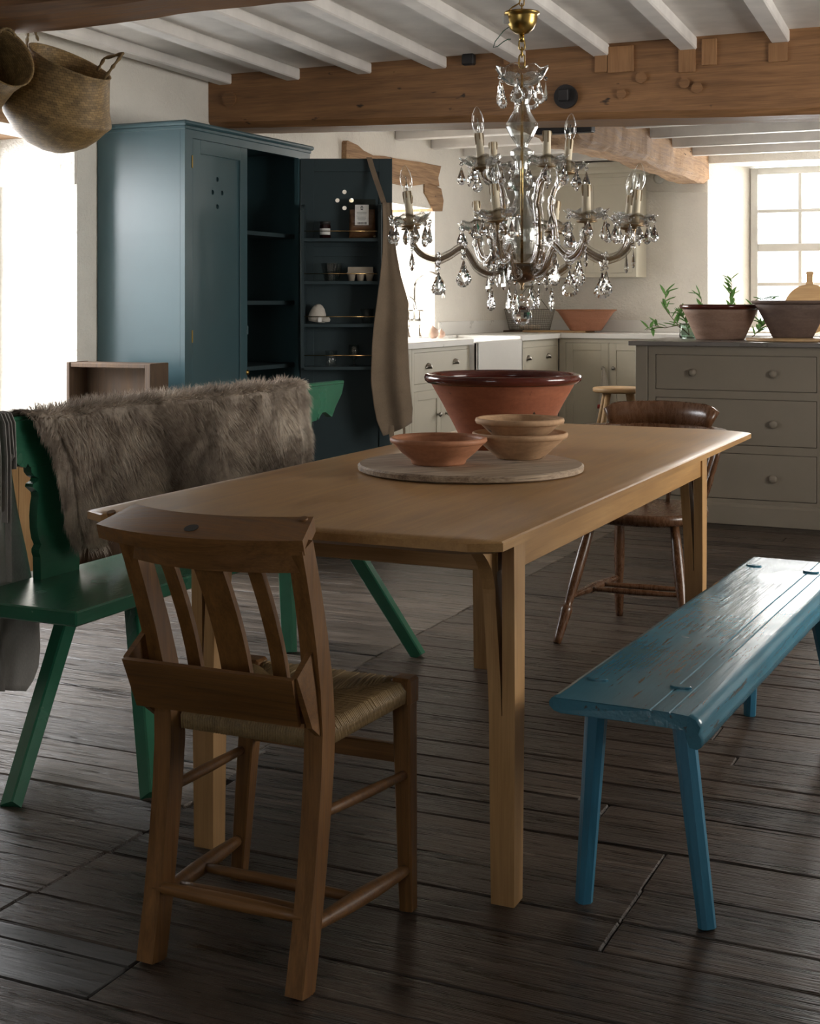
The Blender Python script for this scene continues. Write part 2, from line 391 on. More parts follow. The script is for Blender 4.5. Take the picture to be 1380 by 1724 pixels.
M_LINEN = cloth('brown_linen', (.22,.165,.115))
M_GREYLINEN = cloth('grey_linen', (.24,.225,.21))
M_TOWEL = cloth('pale_towel', (.55,.51,.45))
M_RED = cloth('red_stripe', (.5,.08,.06))
M_WIRE = plain('wire', (.22,.20,.16), .45, .6)
M_EGG = plain('egg', (.78,.70,.60), .5)
M_LEAF = paint('olive_leaf', (.085,.20,.07), .4, .1)
_nt = M_LEAF.node_tree; _b = _nt.nodes['Principled BSDF']; _t = N(_nt, 'ShaderNodeBsdfTranslucent'); _t.inputs[0].default_value = (.18,.36,.10,1); _x = N(_nt, 'ShaderNodeMixShader'); _x.inputs[0].default_value = .45
L(_nt, _b.outputs[0], _x.inputs[1]); L(_nt, _t.outputs[0], _x.inputs[2]); L(_nt, _x.outputs[0], _nt.nodes['Material Output'].inputs[0])
M_WIRING = plain('green_wire', (.02,.10,.06), .5)
M_FRAME = paint('window_frame_shaded_white', (.50,.49,.46), .45, .05)  # white frames shaded in the colour so the bars show against bright panes
M_STEM = plain('stem', (.16,.12,.06), .6)
M_LABEL = plain('white_label', (.75,.74,.71), .6)
M_BLACK = plain('black_print', (.015,.014,.013), .6)
M_CARD = plain('egg_carton', (.34,.29,.23), .85)
M_PASTA = plain('dried_pasta', (.33,.16,.07), .6)
M_STRING = plain('string', (.6,.57,.5), .8)

# ------------------------------------------------------------------ room shell
XW, YB, ZC = -3.95, 10.7, 2.345      # inner faces of the left and back walls, ceiling boards
XR, YN = 1.3, -1.5
fl = MB()
fl.box(XW-.5, XR+.4, YN-.3, YB+.5, -.16, -.03)
fl.box(XW, XR, YN, 1.0, -.03, -.001); fl.box(XW, XR, 8.0, YB, -.03, -.001); pass
floor = struct(fl.build('floor', M_FLOORB))
def plank(x0, x1, y0, y1, mat=None, dz=0.0):
    g = random.uniform(.0009,.0022); m = MB(); b = random.uniform(.002, .0045)
    m.box(x0+g, x1-g, y0+g, y1-g, -.03, dz, b)
    for v in m.v:                                   # worn, not quite straight boards
        if v.z > -.02:
            v.z += random.uniform(-.0022, .0012)
        v.y += .0035*math.sin(v.x*2.1+y0*9)
    o = m.build('plank', mat or M_FLOOR, floor, fix=False)
    c = sum((v for v in m.v), Vector())/len(m.v)
    for v in o.data.vertices: v.co -= c
    o.location = c
    return o
def rows(y0, y1, wmin, wmax):
    y = y0; out = []
    while y < y1-.001:
        w_ = random.uniform(wmin, wmax)
        if y+w_ > y1-wmin*.6: w_ = y1-y
        out.append((y, y+w_)); y += w_
    return out
def seam(y): return -1.80-.115*max(0, min(1, (y-2.4)/1.6))-.11*max(0, min(1, (y-3.0)/1.0))
# boards beyond the long seam, then the near boards
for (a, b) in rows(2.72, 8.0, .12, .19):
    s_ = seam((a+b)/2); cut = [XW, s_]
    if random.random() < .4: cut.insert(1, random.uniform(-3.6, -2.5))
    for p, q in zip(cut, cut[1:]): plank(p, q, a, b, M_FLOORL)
for (a, b) in rows(3.62, 8.0, .10, .135):
    cut = [seam((a+b)/2)] + sorted(random.uniform(-1.2, 1.0) for _ in range(random.choice((0,1,1)))) + [XR]
    for p, q in zip(cut, cut[1:]): plank(p, q, a, b)
for (a, b) in rows(2.925, 3.62, .10, .16):
    cut = [seam((a+b)/2), random.uniform(-1.1, .9), XR]
    for p, q in zip(cut, cut[1:]): plank(p, q, a, b)
for a, b, cut in ((2.72,2.925,[-1.82,-.74,XR]), (2.56,2.72,[-3.95,-2.75,-1.82,-.737,XR]), (2.43,2.56,[-3.95,-1.82,-.737,XR]), (2.20,2.43,[-3.95,-2.6,-1.83,-.2,XR])):
    for p, q in zip(cut, cut[1:]): plank(p, q, a, b)
plank(XW, -1.84, 2.075, 2.20); plank(-1.84, -.45, 2.075, 2.20); plank(-.45, XR, 2.075, 2.20)
plank(XW, -1.475, 2.02, 2.075, M_SLATE, -.001); plank(XW, -1.475, 1.90, 2.02, M_SLATE, -.001)
plank(-1.475, -.1, 1.90, 2.075); plank(-.1, XR, 1.90, 2.075)
for (a, b) in rows(1.0, 1.90, .17, .24):
    cut = [XW, random.uniform(-2.2, .4), XR]
    for p, q in zip(cut, cut[1:]): plank(p, q, a, b)

def wall_slab(name, axis, fixed0, fixed1, u0, u1, z0, z1, holes, mat):
    """wall made of solid pieces round its openings; u is y (axis x) or x (axis y)"""
    us = sorted({u0, u1, *[h[0] for h in holes], *[h[1] for h in holes]}); zs = sorted({z0, z1, *[h[2] for h in holes], *[h[3] for h in holes]})
    m = MB()
    for a, b in zip(us, us[1:]):
        for c, d in zip(zs, zs[1:]):
            if any(a >= h[0]-1e-6 and b <= h[1]+1e-6 and c >= h[2]-1e-6 and d <= h[3]+1e-6 for h in holes): continue
            if axis == 'x': m.box(fixed0, fixed1, a, b, c, d)
            else: m.box(a, b, fixed0, fixed1, c, d)
    return struct(m.build(name, mat))
A0, A1, AZ0, AZ1 = 3.45, 5.03, .50, 1.92          # alcove window in the left wall
S0, S1, SZ0, SZ1 = 7.72, 9.02, .935, 1.83         # window over the sink
wall_slab('wall_left', 'x', XW-.55, XW, YN, YB+.5, -.03, ZC+.2, [(A0,A1,AZ0,AZ1),(S0,S1,SZ0,SZ1)], M_PLASTER)
wall_slab('wall_right', 'x', XR, XR+.4, YN, YB+.5, -.03, ZC+.2, [(3.55,5.15,.75,1.95)], M_PLASTER)
wall_slab('wall_front', 'y', YN-.3, YN, XW, XR, -.03, ZC+.2, [(-1.6,-.4,.9,2.05)], M_PLASTER)  # opening added to let in the front fill
B0, B1, BZ0, BZ1 = -2.39, -.55, .95, 2.24
wb = MB()
wb.prism([(XW,YB),(B0,YB),(B0+.27,YB+.5),(XW,YB+.5)], 'z', -.03, ZC+.2)
wb.prism([(B1,YB),(XR,YB),(XR,YB+.5),(B1-.2,YB+.5)], 'z', -.03, ZC+.2)
wb.prism([(B0,YB),(B1,YB),(B1-.2,YB+.5),(B0+.27,YB+.5)], 'z', -.03, BZ0)
wb.prism([(B0,YB),(B1,YB),(B1-.2,YB+.5),(B0+.27,YB+.5)], 'z', BZ1, ZC+.2)
struct(wb.build('wall_back', M_PLASTER))
ce = MB(); ce.box(XW, XR, YN, YB, ZC, ZC+.2); ceiling = struct(ce.build('ceiling', M_CEIL))
# joists of the dining bay run from the near beam to the main beam; those of the kitchen bay run across
for i in range(14):
    x = -3.815+.40*i
    if x > XR-.1: break
    m = MB(); z0 = ZC-.052-.006*random.random()
    m.bar((x-.035+.061*2.55, 3.66, (z0+ZC)/2), (x-.035, 6.12, (z0+ZC)/2), .078, ZC-z0, bev=.006)
    o = m.build('joist', M_JOIST, ceiling); 
for i, y in enumerate((6.62, 7.22, 7.78, 8.36, 8.95, 9.55, 10.15)):
    m = MB(); m.box(XW, XR, y, y+.07, ZC-.095, ZC, .006); m.build('joist', M_JOIST, ceiling)
for i in range(12):
    x = -3.75+.45*i
    m = MB(); m.box(x, x+.075, YN, 3.42, ZC-.09, ZC, .006); m.build('joist', M_JOIST, ceiling)
m = MB(); m.box(-1.75, -.55, 3.97, 4.05, ZC-.055, ZC, .006); m.build('joist', M_JOIST, ceiling)

def rough_beam(name, x0, x1, y0, y1, zb, zt, nx, mat, amp, axis='x', chamfer=.03):
    """beam with uneven surface: section swept along its length, zb(t) the underside"""
    m = MB(); rings = []
    for i in range(nx+1):
        t = i/nx; b = zb(t); c = chamfer
        sec = [(y0,zt),(y0,(zt+b)/2),(y0,b+c),(y0+c,b),((y0+y1)/2,b),(y1-c,b),(y1,b+c),(y1,(zt+b)/2),(y1,zt)]
        x = x0+(x1-x0)*t
        for j, (y, z) in enumerate(sec):
            p = Vector((x,y,z)) if axis == 'x' else Vector((y,x,z))
            n = noise.noise_vector(p*3.1)*.6+noise.noise_vector(p*9.0)*.35
            k = amp*(0 if j in (0,8) else 1); m.v.append(p+n*k)
    n = 9
    for i in range(nx):
        for j in range(n):
            k = (j+1) % n
            m.f.append([i*n+j,(i+1)*n+j,(i+1)*n+k,i*n+k]); m.sm.append(False)
    m.f.append(list(range(n))); m.sm.append(False); m.f.append(list(range(nx*n, nx*n+n))[::-1]); m.sm.append(False)
    return m.build(name, mat)
def main_zb(t):
    x = XW+(XR-XW)*t; return 2.075-.033*(x+3.95)
main = struct(rough_beam('ceiling_beam', XW, XR, 6.1, 6.42, main_zb, ZC, 60, M_BEAM, .007), 'pine main ceiling beam with an iron bolt plate')
near = struct(rough_beam('ceiling_beam', XW, XR, 3.40, 3.675, lambda t: 2.07+.006*math.sin(t*23), ZC, 60, M_BEAM, .010), 'dark pine ceiling beam that the baskets hang from')
def rb(t):
    pts = [(0,2.17),(.07,2.15),(.10,2.085),(.22,2.10),(.25,2.055),(.42,2.075),(.55,2.095),(.75,2.085),(1,2.085)]
    for (a, b), (c, d) in zip(pts, pts[1:]):
        if t <= c: return b+(d-b)*(t-a)/(c-a)
    return 2.085
spur = struct(rough_beam('ceiling_beam', 6.42, YB+.1, -2.62, -2.38, rb, ZC, 90, M_BEAM_ROUGH, .024, 'y', .035), 'rough hewn spur beam running from the main beam to the window wall')
# patches let into the main beam under the joist ends, plugs, bolt plate, iron strap
def beam_px(x, y): return ony(x, y, 6.094)
for (x0, x1, y0, y1) in ((1001,1022,90,121),(1023,1066,79,120),(1142,1170,80,121),(1181,1206,66,109),(1293,1325,73,103),(848,872,92,107)):
    a = beam_px(x0, y0); b = beam_px(x1, y1); m = MB(); m.box(a.x, b.x, 6.088, 6.12, b.z, min(a.z, ZC-.002), .002)
    m.build('timber_patch', M_PATCH, main)
for (x, y, r) in ((1079,131,.025),(1152,140,.024),(1173,148,.024),(1046,158,.022),(386,167,.04)):
    p = beam_px(x, y); m = MB(); m.tube([(p.x,6.11,p.z),(p.x,6.087,p.z)], r, 14, smooth=False); m.build('timber_plug', M_BEAM, main)
p = beam_px(953, 163); m = MB(); m.tube([(p.x,6.12,p.z),(p.x,6.078,p.z)], .055, 22, smooth=False)
pl = m.build('bolt_plate', M_IRON, main); m = MB(); m.box(p.x-.026, p.x+.022, 6.05, 6.08, p.z-.024, p.z+.03, .004); m.build('square_nut', M_IRON, pl)
p = beam_px(790, 101); m = MB(); m.box(p.x-.03, p.x+.03, 6.065, 6.12, p.z-.026, p.z+.026, .006); m.build('bolt_head', M_IRON, main)
a = ony(918, 222, 6.6); b = ony(1012, 222, 6.6); m = MB(); m.box(a.x, b.x, 6.44, 6.5, a.z-.03, a.z+.035, .004); m.build('iron_strap', M_IRON, spur)

# window lintels
m = MB(); m.box(-4.42, XW+.012, A0-.2, A1+.02, AZ1, AZ1+.15, .012); o = m.build('window_lintel', M_BEAM_ROUGH); wobble(o, .008, 3); struct(o, 'pine lintel over the alcove window')
pts = [(575,240),(577,237),(594,245),(604,254),(620,262),(639,263),(658,267),(683,271),(699,273),(723,278),(735,280),(730,300),(732,314),(715,309),(683,314),(658,309),(620,303),(574,300)]
poly = [(q.y, q.z) for q in (onx(x, y, XW) for x, y in pts)]
m = MB(); m.prism(poly, 'x', -4.4, XW+.035); lint = struct(m.build('window_lintel', M_BEAM_ROUGH), 'rough broken timber lintel over the sink window')
pts = [(706,303),(715,308),(734,318),(738,338),(736,356),(720,356),(718,348),(712,335),(706,325)]
poly = [(q.y, q.z) for q in (onx(x, y, XW-.03) for x, y in pts)]
m = MB(); m.prism(poly, 'x', -4.35, XW+.01); m.build('lintel_bracket', M_BEAM_ROUGH, lint)

# windows: frames with glazing bars and separate panes
def window(name, axis, pos, u0, u1, z0, z1, nu, nz, bar=.028, fr=.055, meet=None, label=None):
    """axis: the wall normal; pos: plane of the glazing"""
    fm = MB(); hw = .03
    def bx(mb, a, b, c, d, t):
        if axis == 'x': mb.box(pos-t, pos+t, a, b, c, d, .003)
        else: mb.box(a, b, pos-t, pos+t, c, d, .003)
    bx(fm, u0, u0+fr, z0, z1, hw); bx(fm, u1-fr, u1, z0, z1, hw); bx(fm, u0+fr, u1-fr, z0, z0+fr, hw); bx(fm, u0+fr, u1-fr, z1-fr, z1, hw)
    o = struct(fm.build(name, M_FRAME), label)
    us = [u0+fr+(u1-u0-2*fr)*i/nu for i in range(nu+1)]; zs = [z0+fr+(z1-z0-2*fr)*i/nz for i in range(nz+1)]
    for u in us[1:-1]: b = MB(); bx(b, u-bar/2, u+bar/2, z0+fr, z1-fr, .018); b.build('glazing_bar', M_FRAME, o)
    for i, z in enumerate(zs[1:-1]):
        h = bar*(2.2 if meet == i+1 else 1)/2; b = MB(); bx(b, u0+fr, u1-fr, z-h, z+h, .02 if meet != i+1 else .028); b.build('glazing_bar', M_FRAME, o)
    for a, b_ in zip(us, us[1:]):
        for c, d in zip(zs, zs[1:]):
            g = MB(); bx(g, a, b_, c, d, .0015); g.build('pane', M_PANE, o)
    return o
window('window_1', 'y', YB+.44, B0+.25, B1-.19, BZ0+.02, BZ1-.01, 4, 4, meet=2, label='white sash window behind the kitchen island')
window('window_2', 'x', XW-.48, A0, A1, AZ0, AZ1, 4, 3, label='white window of the wall alcove')
window('window_3', 'x', XW-.48, S0, S1, SZ0+.02, SZ1, 3, 2, label='white window over the sink')
window('window_4', 'x', XR+.33, 3.55, 5.15, .75, 1.95, 4, 3, label='white window in the side wall')
window('front_fill_window', 'y', YN-.25, -1.6, -.4, .9, 2.05, 3, 3, label='added white window giving front fill behind the camera')  # unseen window, added to carry the front fill light
m = MB(); m.box(-4.43, XW-.02, A0, A1, AZ0-.001, AZ0+.03, .006); struct(m.build('window_sill', M_PLASTER), 'white sill of the wall alcove')
# stained upper part of the alcove reveal, pine boards and skirting below the alcove
m = MB(); m.box(-4.43, XW-.004, A1-.012, A1+.001, 1.70, AZ1+.0); 
struct(m.build('trim_1', M_PLASTER_ST), 'stained plaster band at the top of the alcove reveal')
pan = None
pb = MB(); pb.box(XW, XW+.006, 3.9, 5.0, .03, .505); pan = struct(pb.build('trim_2', M_PINE), 'pine boarding on the wall below the alcove')
for y in (3.9, 4.08, 4.26, 4.44, 4.62, 4.80):
    m = MB(); m.box(XW+.006, XW+.022, y, y+.177, .03, .50, .002); m.build('board', M_PINE, pan)
m = MB(); m.box(XW, XW+.03, 3.5, 5.13, -.001, .03, .003); struct(m.build('baseboard_left', M_SILLW))

# thin cable run and a small round glass wall light beside the wall cupboard
a = ony(1086, 322, YB-.006); b = ony(1189, 324, YB-.006); m = MB(); m.tube([(a.x,YB-.006,a.z),((a.x+b.x)/2,YB-.006,(a.z+b.z)/2-.004),(b.x,YB-.006,b.z)], .005, 8); struct(m.build('trim_4', M_PLASTER), 'painted cable run along the back wall')
c_ = ony(1110, 300, YB-.03); wl = thing('wall_light', 'small round glass wall light beside the putty wall cupboard', 'wall light', (c_.x, YB-.001, c_.z))
m = MB(); m.tube([(c_.x,YB-.002,c_.z),(c_.x,YB-.03,c_.z)], .038, 24); m.build('base', M_SILLW, wl)
m = MB(); m.lathe([(.040,0),(.048,.012),(.044,.030),(.028,.046),(0,.052)], 24, Matrix.Translation((c_.x,YB-.03,c_.z)) @ Matrix.Rotation(PI/2,4,'X')); m.build('glass_dome', M_DISH, wl)

# ------------------------------------------------------------------ dining table
tb = thing('dining_table', 'long pale oak dining table with clipped corners and split forked legs', 'table', (-1.308, 3.39, 0))
TX0, TX1, TY0, TY1, TZ = -1.760, -.866, 2.245, 4.535, .76
def octo(i, j=None):
    j = i if j is None else j; cx_, cy_ = .055, .03
    return [(TX0+i+cx_,TY0+j),(TX1-i-cx_,TY0+j),(TX1-i,TY0+j+cy_),(TX1-i,TY1-j-cy_),(TX1-i-cx_,TY1-j),(TX0+i+cx_,TY1-j),(TX0+i,TY1-j-cy_),(TX0+i,TY0+j+cy_)]
# the long edges are worn to a soft round-over
m = MB(); rings = [(.105,.012,TZ),(.065,.008,TZ-.0008),(.030,.004,TZ-.0026),(.004,.002,TZ-.0050),(0,0,TZ-.0075),(0,0,TZ-.022),(.035,.035,TZ-.034)]
vs = [(x,y,z) for i, j, z in rings for x, y in octo(i, j)]; nr = len(rings)
m.add(vs[:8], [tuple(range(8))], smooth=True)
for k in range(nr-1): m.add(vs[k*8:k*8+16], [(j,(j+1) % 8,(j+1) % 8+8,j+8) for j in range(8)], smooth=k < 3)
m.add(vs[-8:], [tuple(range(7,-1,-1))]); m.build('tabletop', M_OAK, tb)
LX, LY = (-.965, -1.651), (2.555, 4.16)
for s_, x in ((1, LX[0]), (-1, LX[1])):
    m = MB(); xo = x+s_*.022; m.box(xo-s_*.022, xo, LY[0]+.028, LY[1]-.028, .652, .728, .002); m.build('apron', M_OAK, tb)
for t_, y in ((-1, LY[0]), (1, LY[1])):
    m = MB(); m.box(LX[1]+.01, LX[0]-.01, y-.011+t_*.012, y+.011+t_*.012, .648, .728, .002); m.build('apron', M_OAKX, tb)
    for s_, x in ((1, LX[0]), (-1, LX[1])):
        m = MB(); ww, dd = .027, .0275
        o0, c0, i0 = x+s_*ww, x, x-s_*ww
        def hexa(xa0, xb0, xa1, xb1, z0, z1, h0, h1):
            m.add([(xa0,y-h0,z0),(xb0,y-h0,z0),(xb0,y+h0,z0),(xa0,y+h0,z0),(xa1,y-h1,z1),(xb1,y-h1,z1),(xb1,y+h1,z1),(xa1,y+h1,z1)],
                  [(0,1,2,3),(7,6,5,4),(0,4,5,1),(1,5,6,2),(2,6,7,3),(3,7,4,0)])
        hexa(o0-s_*.003, i0+s_*.003, o0, i0, 0, .37, .024, .027)
        hexa(o0, c0+s_*.0008, o0, c0+s_*.002, .37, .728, .027, .031)
        zs = [.37+.36*k/6 for k in range(7)]; sh = lambda z: .024*((z-.37)/.36)**1.5
        for z0, z1 in zip(zs, zs[1:]):
            hexa(c0-s_*(.0008+sh(z0)), i0-s_*sh(z0), c0-s_*(.0008+sh(z1)), i0-s_*sh(z1), z0, min(z1,.728), .027+.004*(z0-.37)/.36, .027+.004*(z1-.37)/.36)
        # curved bracket growing out of the inner half towards the table end
        arc = [(y+t_*.02,.728),(y+t_*.20,.728)]+[(y+t_*(.20-.172*math.sin(q)), .722-.13*(1-math.cos(q))) for q in [PI/2*k/9 for k in range(10)]]+[(y+t_*.02,.58)]
        m.prism(arc if t_ > 0 else arc[::-1], 'x', min(c0-s_*.012, i0-s_*.012), max(c0-s_*.012, i0-s_*.012))
        m.build('leg', M_OAKZ, tb)

# ------------------------------------------------------------------ chapel chair with rush seat and book box
ch = thing('chapel_chair', 'old chapel chair with rush seat, slatted back and wooden book box', 'chair', (-1.309, 2.25, 0))
UY = Vector((0,1,0))
def post(fx, fy, sx_, sy_, tx, ty, mat):
    pts = []
    for z in [0,.1,.2,.3,.38,.44,.52,.60,.68,.73,.772]:
        if z <= .42:
            k = z/.42; x = fx+(sx_-fx)*k; yy = fy+(sy_-fy)*(1-(1-k)**1.7)
        else:
            k = (z-.42)/.352; x = sx_+(tx-sx_)*k; yy = sy_+(ty-sy_)*k**1.5
        pts.append((x,yy,z))
    h = [(-.017,-.022),(.017,-.022),(.017,.022),(-.017,.022)]
    m = MB(); m.sweep(pts, h, up=UY, scales=[1.02,1,1,1.02,1.04,1.05,1.0,.95,.9,.88,.86]); return m
post(-1.456,2.064,-1.447,2.110,-1.462,2.008,None).build('rear_post', M_CHAIR, ch)
post(-1.153,2.063,-1.141,2.112,-1.126,2.015,None).build('rear_post', M_CHAIR, ch)
for x, y, tx in ((-1.5,2.43,-1.476),(-1.126,2.443,-1.136)):
    m = MB(); m.bar((x,y,0),(tx,2.447,.40), .028,.028,.038,.038, up=UY, bev=.003)
    m.box(tx-.021, tx+.021, 2.426, 2.472, .395, .448, .005); m.build('front_leg', M_CHAIR, ch)
# crest board, bowed and tilted
def arcp(t, x0, x1, yend, bow): return x0+(x1-x0)*(t+1)/2, yend-bow*(1-t*t)
def crest(m, x0, x1, yend, bow, zc, depth, th, tilt, zs=0.0):
    vs = []; n = 16; c_, s_ = math.cos(tilt), math.sin(tilt)
    for i in range(n+1):
        t = -1+2*i/n; x, y = arcp(t, x0, x1, yend, bow)
        z = zc+zs*t; skew = .012*t
        for a, b in ((-depth/2,th/2),(depth/2,th/2),(depth/2,-th/2),(-depth/2,-th/2)):
            vs.append((x-skew*(a/depth*2), y+a*c_-b*s_, z+a*s_+b*c_))
    fs = [(0,1,2,3), tuple(reversed((n*4,n*4+1,n*4+2,n*4+3)))]
    for i in range(n):
        for j in range(4): fs.append((i*4+j,(i+1)*4+j,(i+1)*4+(j+1) % 4,i*4+(j+1) % 4))
    m.add(vs, fs)
m = MB(); crest(m, -1.513, -1.122, 2.040, .056, .784, .086, .027, R(18))
cr = m.build('crest_board', M_CHAIRX, ch)
def crest_top(px, py):
    a = ray(px, py); best = None
    for i in range(400):      # walk along the tilted board top
        yy = 1.93+.18*i/400; t = None
        d = yy/a.y; x = a.x*d; z = CAMH+a.z*d
        t = 2*(x+1.513)/.391-1; yc = arcp(t, -1.513, -1.122, 2.040, .056)[1]
        zt = .784+(yy-yc)*math.tan(R(18))+.0142
        if best is None or abs(z-zt) < best[0]: best = (abs(z-zt), Vector((x,yy,zt)))
    return best[1]
for px, py, r, mt in ((187,862,.008,M_CHAIRX),(510,873,.008,M_CHAIRX),(322,889,.0125,M_BLACK)):
    p = crest_top(px, py); n_ = Vector((0,-math.sin(R(18)),math.cos(R(18))))
    m = MB(); m.tube([p-n_*.006, p+n_*(.0007)], r, 14, smooth=False)
    m.build('peg' if mt is not M_BLACK else 'hole_shade_disc', mt, cr)  # the hole is a solid black disc, its inner shade painted
m = MB(); crest(m, -1.455, -1.135, 2.022, .048, .747, .026, .036, R(12)); m.build('top_rail', M_CHAIRX, ch)
m = MB(); m.box(-1.447, -1.141, 2.088, 2.112, .452, .50, .003); m.build('lower_rail', M_CHAIRX, ch)
def slat(xt, xb, w_):
    pts = []
    for k in range(8):
        t = k/7; x = xb+(xt-xb)*t; tt = 2*(x+1.295)/.35; yy = 2.098-.088*t**1.6-.020*t*(1-tt*tt*.8)
        pts.append((x,yy,.485+.268*t))
    m = MB(); m.sweep(pts, [(-w_/2,-.0055),(w_/2,-.0055),(w_/2,.0055),(-w_/2,.0055)], up=UY, scales=[(1,1)]*8); return m
slat(-1.298,-1.292,.058).build('back_slat', M_CHAIR, ch)
slat(-1.383,-1.378,.027).build('back_slat', M_CHAIR, ch)
slat(-1.208,-1.203,.027).build('back_slat', M_CHAIR, ch)
# book box: slanted panel and two cheeks
bk = MB()
bk.add([(-1.478,2.050,.455),(-1.148,2.050,.458),(-1.148,2.060,.455),(-1.478,2.060,.452),(-1.470,1.995,.551),(-1.130,1.995,.551),(-1.130,2.006,.553),(-1.470,2.006,.553)],
       [(3,2,1,0),(4,5,6,7),(0,1,5,4),(1,2,6,5),(2,3,7,6),(3,0,4,7)])
bb = bk.build('book_box', M_CHAIRX, ch)
for x in (-1.475, -1.137):
    m = MB(); m.prism([(2.006,.553),(2.058,.456),(2.10,.425),(2.135,.44),(2.125,.52),(2.105,.60),(2.090,.605)], 'x', x, x+.011); m.build('cheek', M_CHAIRX, bb)
m = MB(); m.box(-1.465, -1.14, 2.055, 2.10, .455, .463); m.build('box_floor', M_CHAIRX, bb)
# rush seat
C4 = [Vector((-1.487,2.468,0)), Vector((-1.125,2.468,0)), Vector((-1.140,2.120,0)), Vector((-1.448,2.120,0))]
OC = sum(C4, Vector())/4
m = MB(); m.prism([(p.x*.97+OC.x*.03, p.y*.97+OC.y*.03) for p in C4], 'z', .405, .434); core = m.build('rush_seat', M_RUSH, ch)
m = MB()
for a, b, n_ in ((0,1,62),(1,2,58),(2,3,52),(3,0,58)):
    P_, Q_ = C4[a], C4[b]; e = (Q_-P_).normalized(); inw = Vector((-e.y, e.x, 0))
    if (OC-P_).dot(inw) < 0: inw = -inw
    for i in range(n_):
        t = .06+.88*(i+.5)/n_; E = P_+(Q_-P_)*t
        D = P_+(OC-P_)*2*t if t < .5 else Q_+(OC-Q_)*2*(1-t)
        j = random.uniform(-.0012,.0012)
        pts = [E+inw*.016+Vector((0,0,.400+j)), E-inw*.001+Vector((0,0,.404)), E-inw*.003+Vector((0,0,.425+j)), E+inw*.008+Vector((0,0,.439+j)), E.lerp(D,.5)+Vector((0,0,.4395+j)), D+Vector((0,0,.432))]
        m.tube(pts, .0033, 5, caps=False)
m.build('rush_strands', M_RUSH, core)['kind'] = 'stuff'
# stretchers
def rod(p0, p1, r0, r1, name='stretcher'):
    p0 = Vector(p0); p1 = Vector(p1); n = 8
    m = MB(); m.tube([p0.lerp(p1,i/n) for i in range(n+1)], [r0+(r1-r0)*math.sin(PI*i/n) for i in range(n+1)], 10); return m.build(name, M_CHAIRX, ch)
rod((-1.455,2.085,.29),(-1.492,2.435,.263), .008,.0105); rod((-1.147,2.085,.29),(-1.128,2.443,.262), .008,.0105)
rod((-1.457,2.078,.102),(-1.498,2.432,.080), .010,.0165); rod((-1.150,2.078,.104),(-1.126,2.443,.078), .010,.0165)
rod((-1.455,2.072,.128),(-1.152,2.072,.128), .0095,.013)
rod((-1.462,2.155,.098),(-1.145,2.155,.098), .008,.011); rod((-1.475,2.255,.092),(-1.138,2.255,.092), .008,.011)
m = MB(); m.box(-1.49, -1.128, 2.432, 2.448, .283, .318, .002); m.build('front_rail', M_CHAIRX, ch)

# ------------------------------------------------------------------ blue bench
BR = R(-2.29)
be = thing('plank_bench', 'worn glossy blue painted plank bench with four splayed legs', 'bench', (-.682, 3.30, 0), BR)
cb, sb = math.cos(-BR), math.sin(-BR)
def bl(p): d = Vector(p)-Vector((-.682,3.30,0)); return Vector((d.x*cb-d.y*sb, d.x*sb+d.y*cb, d.z))
prof = [(-.142,.413),(-.143,.421),(-.138,.4285),(-.13,.430),(-.04,.4303),(.052,.430),(.0535,.4278),(.056,.4278),(.0575,.430),(.088,.430),(.0895,.428),(.0915,.428),(.093,.430),(.125,.4285),(.138,.4225),(.147,.410),(.143,.397),(.1475,.389),(.147,.373),(.140,.369),(.127,.371),(.121,.388),(.118,.402),(0,.4025),(-.118,.402),(-.132,.405)]
n = len(prof); m = MB(); NY = 60
for i in range(NY+1):
    y = -.81+1.62*i/NY
    for x, z in prof:
        p = Vector((x,y,z)); e = .0012 if abs(x) > .12 else .0004
        q = noise.noise_vector(p*11)*e+noise.noise_vector(p*3)*.0018
        if i in (0,NY): q.y += .006*noise.noise(p*22)
        m.v.append(p+q)
for i in range(NY):
    for j in range(n): m.f.append([i*n+j,(i+1)*n+j,(i+1)*n+(j+1) % n,i*n+(j+1) % n]); m.sm.append(j in (13,14,15,16,17,18,0,1,2))
m.f.append(list(range(n))); m.f.append(list(range(NY*n,NY*n+n))[::-1]); m.sm += [False]*2
seat = m.build('seat', M_BLUE, be, local=True)
for lx, ly in ((-.099,-.66),(.062,-.64),(-.099,.66),(.062,.64)):
    m = MB(); m.lathe([(0,.4285),(.0145,.4285),(.0145,.4325),(.0125,.4335),(0,.4335)], 12, Matrix.Translation((lx,ly,0)), sx=1.5, sy=.75, smooth=False); m.build('leg_tenon', M_BLUE, seat, local=True)
FT = [bl((-.827,2.616,0)), bl((-.582,2.603,0))]
FT += [Vector((FT[0].x, -FT[0].y, 0)), Vector((FT[1].x, -FT[1].y, 0))]
TP = [Vector((-.099,-.66,.405)),Vector((.062,-.64,.405)),Vector((-.099,.66,.405)),Vector((.062,.64,.405))]
for f_, t_ in zip(FT, TP):
    m = MB(); m.bar(f_, t_, .032,.034,.042,.042, up=UY, bev=.011); m.build('leg', M_BLUELEG, be, local=True)

